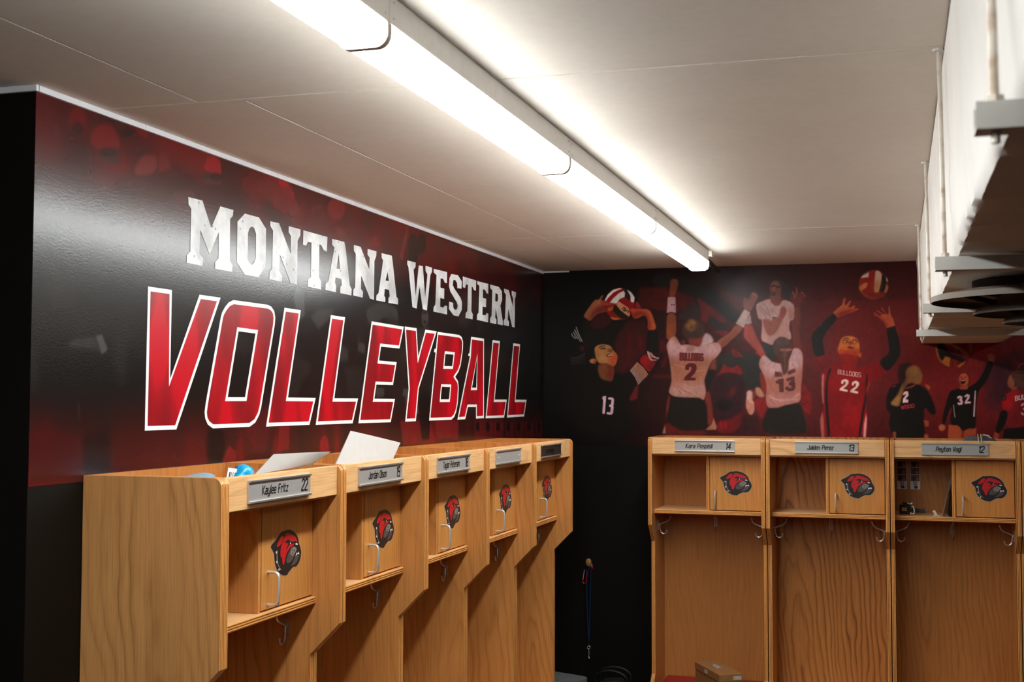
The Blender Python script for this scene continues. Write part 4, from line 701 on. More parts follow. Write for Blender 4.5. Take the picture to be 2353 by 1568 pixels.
 ['P',[142,72,56],1,2,[[2395,2112],[2411,2121],[2427,2107],[2425,2076],[2396,2082]],0],
 ['S',[80,35,30],0.8,2.7,[[2399,2112],[2413,2107],[2419,2094]],0],
 ['P',[170,88,56],1,2,[[2182,1735],[2181,1730],[2178,1725],[2175,1721],[2170,1719],[2165,1718],[2160,1719],[2155,1721],[2152,1725],[2150,1730],[2149,1735],[2150,1741],[2152,1745],[2156,1749],[2160,1752],[2166,1753],[2171,1752],[2175,1749],[2179,1746],[2181,1741]],0],
 ['P',[150,70,46],1,2,[[2254,1948],[2299,1957],[2293,1934],[2258,1934]],0],
 ['P',[62,32,22],1,2,[[2306,1987],[2305,1976],[2301,1966],[2294,1957],[2287,1952],[2278,1951],[2269,1952],[2262,1958],[2256,1966],[2252,1976],[2251,1987],[2252,1998],[2256,2008],[2263,2016],[2270,2022],[2279,2023],[2288,2021],[2295,2016],[2301,2008],[2305,1998]],0],
 ['P',[178,76,50],1,2,[[2301,1985],[2299,1974],[2296,1964],[2290,1957],[2283,1952],[2276,1950],[2268,1952],[2261,1957],[2256,1964],[2253,1974],[2252,1985],[2253,1996],[2256,2005],[2262,2013],[2269,2018],[2277,2019],[2284,2018],[2291,2013],[2296,2005],[2299,1995]],0],
 ['P',[192,90,58],0.7,6,[[2281,2004],[2280,2001],[2278,1998],[2275,1995],[2271,1994],[2267,1993],[2263,1994],[2259,1995],[2256,1998],[2254,2001],[2253,2004],[2254,2008],[2256,2011],[2259,2013],[2263,2015],[2267,2016],[2272,2015],[2276,2013],[2279,2011],[2281,2008]],1],
 ['P',[52,14,12],1,2,[[2284,1975],[2283,1971],[2281,1967],[2279,1964],[2275,1962],[2271,1962],[2267,1962],[2263,1964],[2260,1967],[2259,1971],[2258,1975],[2259,1979],[2261,1982],[2263,1985],[2267,1987],[2271,1988],[2275,1987],[2279,1985],[2282,1982],[2283,1979]],0],
 ['S',[225,190,175],1,3.6,[[2263,1980],[2279,1981]],0],
 ['S',[82,28,20],1,3.6,[[2259,1998],[2269,1996]],0],
 ['S',[82,28,20],1,3.6,[[2279,1996],[2290,1999]],0],
 ['P',[214,166,178],1,1,[[2242,1896],[2256,1903],[2268,1896],[2266,1880],[2271,1870],[2267,1856],[2250,1852],[2242,1862],[2248,1868],[2257,1864],[2259,1872],[2251,1877],[2253,1884],[2258,1891],[2249,1887],[2243,1885]],0],
 ['P',[214,166,178],1,1,[[2275,1898],[2290,1911],[2305,1905],[2302,1887],[2290,1872],[2309,1871],[2309,1862],[2278,1859],[2280,1872],[2292,1892],[2290,1900],[2283,1893]],0],
 ['P',[196,160,170],1,1,[[2329,1931],[2335,1926],[2326,1793],[2319,1793]],0],
 ['S',[190,160,165],0.8,4.1,[[2224,1853],[2226,1818],[2230,1790]],0],
 ['I',10],
 ['P',[22,17,14],1,2,[[2466,1729],[2578,1756],[2584,1675],[2461,1674]],0],
 ['P',[104,24,26],1,2,[[2455,1832],[2460,1896],[2489,1918],[2525,1937],[2588,1926],[2609,1748],[2466,1729],[2489,1819]],0],
 ['P',[164,22,30],0.85,6,[[2460,1901],[2505,1926],[2545,1935],[2503,1828],[2455,1833]],1],
 ['P',[22,17,14],1,2,[[2455,1832],[2491,1819],[2474,1751],[2441,1702],[2424,1716],[2438,1768]],0],
 ['P',[142,58,40],1,2,[[2421,1716],[2445,1703],[2437,1673],[2413,1673]],0],
 ['P',[142,78,52],1,2,[[2490,1982],[2502,2016],[2522,1986],[2521,1939],[2495,1941],[2487,1965]],0],
 ['P',[130,68,46],1,2,[[2505,1948],[2537,1948],[2529,1933],[2505,1928]],0],
 ['P',[82,50,40],1,3,[[2502,2016],[2526,2034],[2574,2035],[2613,2007],[2612,1939],[2569,1939],[2537,1943],[2517,1978]],0],
 ['S',[124,84,66],0.6,6.7,[[2526,2029],[2568,2025]],0],
 ['S',[112,74,60],0.6,4.5,[[2518,2008],[2568,2007]],0],
 ['P',[30,20,20],1,2,[[2480,1890],[2480,1886],[2478,1882],[2476,1879],[2473,1877],[2470,1876],[2467,1877],[2464,1879],[2462,1882],[2460,1886],[2460,1890],[2460,1894],[2462,1898],[2464,1901],[2467,1903],[2470,1904],[2473,1903],[2476,1901],[2479,1898],[2480,1894]],0],
 ['P',[96,70,70],1,2,[[2475,1890],[2475,1888],[2474,1886],[2473,1884],[2471,1883],[2470,1883],[2468,1883],[2467,1884],[2466,1886],[2465,1888],[2465,1890],[2466,1892],[2466,1894],[2467,1895],[2469,1896],[2470,1897],[2472,1896],[2473,1895],[2474,1894],[2475,1892]],0],
 ['S',[206,170,170],1,4.5,[[2525,1877],[2525,1899],[2534,1901],[2536,1899],[2536,1893],[2534,1890],[2525,1889]],0],
 ['S',[206,170,170],1,4.5,[[2534,1890],[2537,1889],[2537,1882],[2534,1879],[2525,1877]],0],
 ['S',[206,170,170],1,4.5,[[2543,1903],[2542,1883],[2545,1881],[2552,1882],[2554,1885],[2555,1905]],0],
 ['S',[206,170,170],1,4.5,[[2560,1906],[2560,1884],[2570,1886]],0],
 ['S',[206,170,170],1,4.5,[[2576,1909],[2576,1887],[2586,1889]],0],
 ['S',[206,170,170],1,4.5,[[2592,1890],[2592,1912],[2601,1914],[2604,1912],[2604,1896],[2601,1892],[2592,1890]],0],
 ['S',[206,170,170],1,4.5,[[2612,1894],[2609,1896],[2610,1914],[2612,1916],[2619,1918],[2621,1916],[2621,1898],[2619,1896],[2612,1894]],0],
 ['S',[206,170,170],1,4.4,[[2639,1918],[2636,1921],[2629,1920],[2627,1917],[2627,1899],[2629,1898],[2636,1899],[2639,1902],[2639,1910],[2634,1909]],0],
 ['S',[206,170,170],1,4.4,[[2644,1903],[2647,1901],[2653,1902],[2656,1905],[2656,1912],[2654,1913],[2647,1912],[2644,1914],[2644,1920],[2647,1923],[2654,1925],[2656,1923]],0],
 ['S',[170,130,125],1,10,[[2555,1853],[2560,1859],[2578,1859],[2584,1854],[2584,1838],[2579,1834],[2564,1834]],0],
 ['S',[170,130,125],1,10,[[2579,1834],[2584,1828],[2584,1811],[2577,1806],[2559,1806],[2554,1812]],0],
 ['I',11],
 ['P',[86,20,18],1,2,[[2321,2143],[2316,2113],[2303,2086],[2283,2064],[2257,2051],[2229,2046],[2201,2051],[2176,2065],[2156,2087],[2143,2114],[2139,2144],[2144,2175],[2157,2202],[2178,2223],[2203,2237],[2232,2241],[2260,2236],[2285,2222],[2305,2200],[2317,2173]],0],
 ['P',[150,74,30],1,2,[[2140,2171],[2158,2114],[2174,2079],[2166,2068],[2145,2109],[2139,2140]],0],
 ['P',[24,18,16],1,2,[[2146,2179],[2175,2174],[2216,2122],[2285,2095],[2272,2074],[2211,2096],[2185,2107],[2167,2081],[2152,2122]],0],
 ['P',[164,92,36],1,2,[[2168,2076],[2187,2108],[2213,2098],[2206,2050],[2182,2062]],0],
 ['P',[108,26,22],1,2,[[2206,2051],[2214,2096],[2246,2086],[2243,2047]],0],
 ['P',[160,90,40],1,2,[[2243,2056],[2289,2082],[2276,2063],[2252,2047]],0],
 ['P',[128,72,60],1,2,[[2175,2177],[2229,2176],[2302,2125],[2306,2102],[2285,2107],[2228,2135]],0],
 ['P',[110,62,54],1,2,[[2302,2175],[2321,2164],[2319,2125],[2306,2112],[2303,2143]],0],
 ['S',[60,26,26],0.9,9.1,[[2206,2161],[2222,2148]],0],
 ['S',[60,26,26],0.9,9.1,[[2228,2146],[2240,2135],[2253,2137]],0],
 ['S',[60,26,26],0.9,9.1,[[2253,2132],[2261,2124]],0],
 ['I',0]]
BASE = [
 [0.009,[13,12,9]],
 [0.392,[16,14,11]],
 [0.591,[32,15,14]],
 [0.786,[42,17,17]],
 [1.122,[56,20,20]],
 [1.47,[66,21,21]],
 [1.809,[66,18,18]],
 [2.007,[62,16,15]],
 [2.245,[72,18,17]],
 [2.568,[78,22,24]],
 [3.267,[60,20,22]]]
LEFT = [
 ['P',[102,18,18],0.8,8,[[-4268,2570],[-4270,2557],[-4275,2545],[-4282,2535],[-4292,2528],[-4303,2524],[-4314,2523],[-4324,2527],[-4332,2534],[-4337,2543],[-4339,2554],[-4338,2567],[-4333,2578],[-4326,2588],[-4316,2596],[-4305,2600],[-4294,2601],[-4284,2598],[-4276,2591],[-4271,2581]],0],
 ['P',[36,10,11],0.8,8,[[-4280,2546],[-4281,2541],[-4284,2536],[-4289,2531],[-4296,2527],[-4303,2525],[-4310,2524],[-4317,2525],[-4322,2528],[-4326,2532],[-4327,2536],[-4326,2542],[-4323,2547],[-4318,2552],[-4311,2555],[-4304,2558],[-4297,2558],[-4290,2557],[-4285,2555],[-4281,2551]],0],
 ['P',[74,15,15],0.8,12,[[-4415,2578],[-4416,2568],[-4419,2559],[-4425,2551],[-4432,2545],[-4440,2541],[-4448,2541],[-4455,2544],[-4461,2550],[-4465,2557],[-4466,2567],[-4465,2576],[-4462,2586],[-4457,2594],[-4450,2600],[-4442,2604],[-4434,2604],[-4426,2601],[-4420,2596],[-4416,2588]],0],
 ['P',[84,28,28],0.7,6,[[-4374,2527],[-4375,2521],[-4376,2516],[-4379,2512],[-4382,2508],[-4386,2507],[-4389,2507],[-4392,2509],[-4395,2512],[-4397,2516],[-4398,2522],[-4397,2527],[-4396,2532],[-4393,2537],[-4390,2540],[-4387,2541],[-4383,2541],[-4380,2540],[-4377,2536],[-4375,2532]],0],
 ['P',[112,22,22],0.85,6,[[-4255,2521],[-4241,2554],[-4202,2578],[-4161,2583],[-4130,2559],[-4121,2526],[-4175,2519],[-4220,2504]],0],
 ['P',[66,32,30],0.8,6,[[-4220,2504],[-4121,2526],[-4117,2483],[-4153,2480],[-4209,2482]],0],
 ['P',[34,20,20],0.8,6,[[-4139,2513],[-4140,2510],[-4145,2507],[-4153,2503],[-4163,2500],[-4174,2497],[-4185,2496],[-4195,2495],[-4203,2496],[-4208,2497],[-4210,2500],[-4208,2503],[-4203,2506],[-4196,2510],[-4186,2513],[-4175,2516],[-4164,2517],[-4154,2518],[-4146,2518],[-4141,2516]],0],
 ['P',[118,40,40],0.85,6,[[-4063,2467],[-4047,2502],[-4015,2531],[-3952,2542],[-3946,2511],[-3974,2483]],0],
 ['P',[104,30,30],0.8,6,[[-3941,2545],[-3918,2559],[-3887,2541],[-3882,2515],[-3945,2494]],0],
 ['P',[72,38,36],0.6,8,[[-4078,2430],[-4052,2460],[-3974,2476],[-4007,2442]],0],
 ['P',[140,18,25],0.95,3,[[-3705,2551],[-3692,2584],[-3652,2597],[-3611,2592],[-3604,2547],[-3637,2545],[-3705,2545]],0],
 ['P',[78,34,34],0.85,5,[[-3711,2532],[-3610,2546],[-3605,2514],[-3710,2504]],0],
 ['P',[34,16,16],0.85,5,[[-3606,2543],[-3607,2539],[-3612,2536],[-3619,2532],[-3627,2529],[-3637,2527],[-3646,2526],[-3655,2526],[-3662,2527],[-3666,2529],[-3667,2532],[-3666,2536],[-3662,2540],[-3655,2543],[-3647,2546],[-3637,2548],[-3628,2549],[-3619,2549],[-3612,2548],[-3608,2546]],0],
 ['P',[36,16,16],0.8,5,[[-3674,2533],[-3674,2531],[-3677,2528],[-3681,2526],[-3685,2524],[-3691,2523],[-3696,2523],[-3701,2523],[-3705,2524],[-3707,2525],[-3708,2527],[-3707,2529],[-3705,2532],[-3701,2534],[-3696,2536],[-3691,2537],[-3686,2538],[-3681,2538],[-3677,2537],[-3674,2535]],0],
 ['P',[76,36,34],0.7,7,[[-3748,2463],[-3751,2455],[-3760,2446],[-3774,2438],[-3791,2432],[-3811,2428],[-3830,2426],[-3847,2427],[-3861,2430],[-3869,2436],[-3873,2443],[-3870,2452],[-3861,2460],[-3848,2468],[-3831,2474],[-3812,2478],[-3793,2480],[-3775,2480],[-3761,2476],[-3751,2470]],0],
 ['P',[158,18,26],0.95,4,[[-3247,2593],[-3180,2601],[-3127,2569],[-3125,2543],[-3196,2558]],0],
 ['P',[100,28,28],0.8,6,[[-3382,2566],[-3255,2596],[-3212,2548],[-3261,2501],[-3374,2541]],0],
 ['P',[112,40,38],0.7,6,[[-3178,2537],[-3100,2545],[-3072,2505],[-3151,2489]],0],
 ['P',[120,16,20],0.85,6,[[-4066,2597],[-4000,2598],[-3999,2579],[-4033,2585]],0],
 ['P',[16,12,12],0.9,4,[[-4114,2568],[-4077,2587],[-4050,2588],[-4098,2564]],0],
 ['S',[70,72,70],0.5,5.2,[[-4456,2374],[-4412,2367],[-4339,2340]],0],
 ['S',[66,68,66],0.6,4.8,[[-3922,2378],[-3880,2324]],0],
 ['S',[66,68,66],0.6,4.9,[[-3839,2323],[-3913,2282],[-3945,2248]],0],
 ['S',[62,64,62],0.6,3.7,[[-3844,2259],[-3795,2164]],0],
 ['S',[62,64,62],0.6,2.5,[[-3823,2177],[-3817,2151],[-3766,2155],[-3772,2185]],0],
 ['P',[48,48,46],0.7,4,[[-4326,2015],[-4212,2031],[-4190,2036],[-4160,1996],[-4188,1982],[-4217,2000],[-4315,1995]],0],
 ['P',[78,78,75],0.7,3,[[-4212,2031],[-4186,2036],[-4160,1997],[-4185,1984]],0],
 ['S',[64,64,62],0.5,1.6,[[-4321,2012],[-4218,2022]],0],
 ['S',[64,64,62],0.5,1.6,[[-4320,2004],[-4217,2012]],0],
 ['S',[64,64,62],0.5,1.6,[[-4320,1997],[-4217,2003]],0],
 ['S',[64,64,62],0.5,1.6,[[-4320,1989],[-4217,1993]],0],
 ['S',[80,55,52],0.6,3.2,[[-4276,1857],[-4275,1824]],0],
 ['P',[74,74,72],0.8,5,[[-3098,2276],[-3045,2233],[-3033,2159],[-3080,2143],[-3126,2213]],0],
 ['P',[62,60,58],0.8,5,[[-2990,2155],[-2929,2187],[-2796,2200],[-2815,2174],[-2927,2118]],0],
 ['P',[60,57,56],0.8,6,[[-2535,2215],[-2383,2260],[-2199,2250],[-2183,2187],[-2342,2205],[-2458,2143]],0],
 ['P',[52,50,49],0.8,5,[[-1977,2170],[-1837,2195],[-1806,2102],[-1882,2005],[-1953,2104]],0],
 ['P',[70,67,65],0.6,4,[[-2588,2086],[-2522,2087],[-2521,2048],[-2587,2053]],0],
 ['P',[74,72,70],0.6,4,[[-2416,1923],[-2327,1916],[-2332,1885],[-2405,1877]],0],
 ['P',[78,75,73],0.6,4,[[-2129,1918],[-2059,1919],[-2074,1886],[-2139,1886]],0],
 ['P',[98,58,58],0.8,4,[[-2107,1886],[-1949,1870],[-1949,1815],[-2095,1819]],0],
 ['P',[110,28,29],0.8,6,[[-3274,2563],[-3149,2590],[-3126,2534],[-3189,2484],[-3273,2498]],0],
 ['P',[112,38,38],0.8,5,[[-2181,2466],[-2108,2598],[-2083,2576],[-2147,2437]],0],
 ['P',[108,20,25],0.85,6,[[-2169,1785],[-1806,1780],[-1743,1680],[-2136,1684]],0],
 ['P',[114,24,28],0.85,6,[[-1757,1788],[-1446,1775],[-1444,1693],[-1731,1701]],0],
 ['P',[40,38,37],0.8,6,[[-2302,2231],[-2177,2191],[-2197,2158],[-2301,2168]],0],
 ['P',[60,58,57],0.6,6,[[-2780,2083],[-2676,2058],[-2675,2014],[-2770,2012]],0],
 ['P',[34,32,31],0.7,8,[[-3205,1972],[-3031,1956],[-3089,1881],[-3258,1894]],0],
 ['P',[34,33,32],0.7,8,[[-2710,1999],[-2530,1951],[-2510,1884],[-2673,1883]],0],
 ['P',[40,14,15],0.8,8,[[-2294,1806],[-2170,1813],[-2125,1675],[-2292,1681]],0],
 ['P',[16,14,13],0.8,5,[[-1996,1936],[-1833,1930],[-1819,1819],[-1949,1819]],0],
 ['P',[18,14,14],0.85,4,[[-1948,1811],[-1807,1810],[-1829,1699],[-1912,1702]],0],
 ['P',[120,22,24],0.85,7,[[-2713,2578],[-2717,2564],[-2728,2550],[-2745,2538],[-2766,2529],[-2789,2524],[-2812,2522],[-2833,2526],[-2850,2533],[-2861,2543],[-2864,2556],[-2861,2569],[-2851,2583],[-2835,2595],[-2814,2604],[-2791,2610],[-2768,2611],[-2746,2609],[-2729,2602],[-2717,2591]],0],
 ['P',[90,32,30],0.8,6,[[-2880,2543],[-2883,2534],[-2891,2525],[-2903,2517],[-2919,2510],[-2936,2507],[-2953,2506],[-2968,2507],[-2980,2512],[-2988,2518],[-2991,2527],[-2988,2536],[-2981,2544],[-2969,2552],[-2954,2558],[-2937,2562],[-2920,2564],[-2904,2562],[-2892,2558],[-2883,2551]],0],
 ['P',[60,18,18],0.7,10,[[-2428,2585],[-2432,2566],[-2442,2547],[-2459,2531],[-2480,2520],[-2504,2514],[-2527,2514],[-2548,2519],[-2564,2531],[-2575,2546],[-2579,2564],[-2576,2583],[-2566,2601],[-2550,2617],[-2529,2629],[-2506,2635],[-2483,2636],[-2461,2631],[-2444,2619],[-2432,2604]],0],
 ['P',[26,15,15],0.8,5,[[-1965,2516],[-1967,2494],[-1976,2475],[-1990,2458],[-2008,2447],[-2027,2442],[-2047,2443],[-2064,2450],[-2078,2463],[-2087,2481],[-2091,2501],[-2088,2522],[-2080,2541],[-2066,2557],[-2049,2569],[-2030,2575],[-2010,2574],[-1992,2567],[-1978,2554],[-1968,2536]],0],
 ['P',[24,14,14],0.8,5,[[-1878,2547],[-1880,2531],[-1887,2516],[-1897,2503],[-1910,2495],[-1925,2491],[-1939,2491],[-1952,2497],[-1963,2507],[-1969,2520],[-1972,2536],[-1970,2552],[-1964,2567],[-1953,2579],[-1941,2588],[-1926,2592],[-1912,2592],[-1898,2586],[-1888,2576],[-1881,2563]],0],
 ['P',[80,19,19],0.7,8,[[-1168,2541],[-1172,2523],[-1185,2506],[-1204,2491],[-1229,2480],[-1256,2475],[-1283,2475],[-1308,2481],[-1327,2491],[-1339,2506],[-1344,2523],[-1340,2540],[-1328,2557],[-1309,2572],[-1285,2583],[-1258,2589],[-1230,2589],[-1205,2584],[-1185,2573],[-1173,2559]],0],
 ['P',[76,18,18],0.7,8,[[-558,2590],[-564,2570],[-581,2551],[-609,2534],[-643,2522],[-681,2515],[-719,2515],[-752,2520],[-779,2531],[-796,2547],[-802,2565],[-796,2584],[-780,2603],[-753,2620],[-720,2632],[-682,2640],[-644,2641],[-610,2636],[-582,2625],[-564,2609]],0],
 ['P',[60,16,16],0.7,8,[[-884,2521],[-891,2508],[-909,2495],[-938,2484],[-974,2475],[-1013,2469],[-1052,2467],[-1086,2470],[-1114,2476],[-1131,2485],[-1137,2496],[-1131,2509],[-1114,2521],[-1087,2533],[-1052,2542],[-1014,2548],[-974,2550],[-938,2548],[-910,2542],[-891,2533]],0],
 ['P',[70,64,62],0.8,4,[[-1842,2229],[-1844,2217],[-1850,2206],[-1859,2197],[-1871,2191],[-1884,2188],[-1898,2189],[-1909,2194],[-1919,2202],[-1925,2212],[-1927,2223],[-1925,2235],[-1920,2246],[-1910,2255],[-1899,2262],[-1886,2264],[-1872,2263],[-1860,2259],[-1851,2251],[-1844,2241]],0],
 ['P',[30,26,25],0.8,2,[[-1862,2249],[-1863,2247],[-1866,2245],[-1871,2243],[-1878,2241],[-1885,2241],[-1893,2240],[-1899,2241],[-1904,2242],[-1908,2244],[-1909,2246],[-1908,2248],[-1905,2250],[-1899,2252],[-1893,2253],[-1885,2254],[-1878,2254],[-1872,2254],[-1866,2253],[-1863,2251]],0],
 ['P',[26,22,21],0.8,2,[[-1866,2209],[-1867,2206],[-1869,2203],[-1873,2201],[-1879,2200],[-1885,2199],[-1890,2199],[-1896,2200],[-1900,2202],[-1903,2204],[-1904,2206],[-1903,2209],[-1900,2212],[-1896,2214],[-1891,2215],[-1885,2216],[-1879,2216],[-1874,2215],[-1869,2213],[-1867,2211]],0],
 ['P',[38,36,35],0.7,6,[[-1283,2255],[-1287,2244],[-1299,2232],[-1318,2223],[-1342,2216],[-1368,2213],[-1394,2213],[-1417,2217],[-1436,2224],[-1448,2234],[-1452,2245],[-1448,2256],[-1436,2267],[-1418,2277],[-1395,2284],[-1369,2287],[-1343,2287],[-1319,2283],[-1300,2276],[-1287,2267]],0],
 ['P',[126,20,28],0.9,6,[[-2831,1700],[-2833,1686],[-2838,1674],[-2846,1665],[-2857,1659],[-2869,1658],[-2881,1660],[-2892,1667],[-2900,1677],[-2906,1689],[-2908,1702],[-2907,1715],[-2902,1727],[-2893,1737],[-2883,1742],[-2871,1744],[-2859,1742],[-2848,1735],[-2839,1725],[-2833,1713]],0],
 ['P',[30,14,14],0.6,8,[[-1391,1834],[-1403,1822],[-1438,1812],[-1492,1805],[-1559,1800],[-1632,1799],[-1702,1802],[-1765,1807],[-1813,1815],[-1844,1825],[-1855,1836],[-1845,1846],[-1814,1856],[-1766,1863],[-1703,1868],[-1633,1870],[-1560,1868],[-1493,1863],[-1439,1855],[-1403,1845]],0],
 ['P',[84,20,23],0.75,3,[[-1218,1769],[-1086,1767],[-1091,1688],[-1212,1691]],0],
 ['P',[24,13,13],0.85,3,[[-1195,1764],[-1141,1764],[-1140,1723],[-1194,1724]],0],
 ['P',[84,20,23],0.75,3,[[-1061,1766],[-922,1764],[-928,1683],[-1054,1687]],0],
 ['P',[24,13,13],0.85,3,[[-1037,1762],[-980,1761],[-980,1719],[-1036,1720]],0],
 ['P',[84,20,23],0.75,3,[[-897,1764],[-750,1762],[-756,1679],[-889,1682]],0],
 ['P',[24,13,13],0.85,3,[[-870,1760],[-811,1759],[-810,1715],[-870,1717]],0],
 ['P',[84,20,23],0.75,3,[[-723,1761],[-569,1759],[-575,1674],[-715,1678]],0],
 ['P',[24,13,13],0.85,3,[[-696,1757],[-633,1756],[-632,1712],[-695,1713]],0],
 ['P',[84,20,23],0.75,3,[[-540,1759],[-378,1756],[-385,1669],[-532,1673]],0],
 ['P',[24,13,13],0.85,3,[[-511,1754],[-445,1753],[-445,1707],[-511,1709]],0],
 ['P',[84,20,23],0.75,3,[[-347,1756],[-176,1753],[-183,1663],[-339,1668]],0],
 ['P',[24,13,13],0.85,3,[[-317,1751],[-247,1750],[-247,1703],[-317,1705]],0],
 ['P',[84,20,23],0.75,3,[[-144,1753],[38,1750],[30,1658],[-135,1662]],0],
 ['P',[24,13,13],0.85,3,[[-111,1748],[-37,1747],[-37,1699],[-111,1700]],0],
 ['S',[124,26,32],0.5,3.8,[[-1805,1728],[-1809,1682]],0],
 ['S',[124,26,32],0.5,3.8,[[-1769,1728],[-1773,1680]],0],
 ['S',[124,26,32],0.5,3.8,[[-1732,1727],[-1736,1679]],0],
 ['S',[124,26,32],0.5,3.9,[[-1694,1726],[-1698,1678]],0],
 ['S',[124,26,32],0.5,3.9,[[-1656,1725],[-1661,1677]],0],
 ['S',[124,26,32],0.5,3.9,[[-1618,1724],[-1622,1676]],0],
 ['S',[124,26,32],0.5,3.9,[[-1579,1723],[-1583,1674]],0],
 ['S',[124,26,32],0.5,4,[[-1539,1722],[-1544,1673]],0],
 ['S',[124,26,32],0.5,4,[[-1499,1721],[-1504,1672]],0],
 ['S',[124,26,32],0.5,4,[[-1458,1720],[-1463,1671]],0],
 ['P',[116,26,26],0.85,4,[[-3584,1679],[-3538,1732],[-3491,1707],[-3500,1675]],0],
 ['P',[16,13,13],0.8,10,[[-3563,1734],[-3565,1712],[-3573,1692],[-3584,1676],[-3599,1667],[-3615,1664],[-3631,1668],[-3646,1679],[-3658,1696],[-3666,1716],[-3669,1738],[-3667,1760],[-3660,1779],[-3649,1795],[-3635,1805],[-3619,1808],[-3602,1804],[-3587,1794],[-3575,1777],[-3567,1757]],0],
 ['P',[64,20,20],0.8,8,[[-4463,1773],[-4265,1780],[-4262,1670],[-4460,1669]],0],
 ['P',[30,15,15],0.7,10,[[-4254,1777],[-4154,1788],[-4151,1677],[-4251,1676]],0],
 ['P',[96,22,24],0.6,12,[[-3458,1831],[-3265,1847],[-3297,1691],[-3404,1704]],0],
 ['P',[120,24,28],0.7,6,[[-3208,1820],[-3141,1820],[-3138,1703],[-3224,1697]],0]]
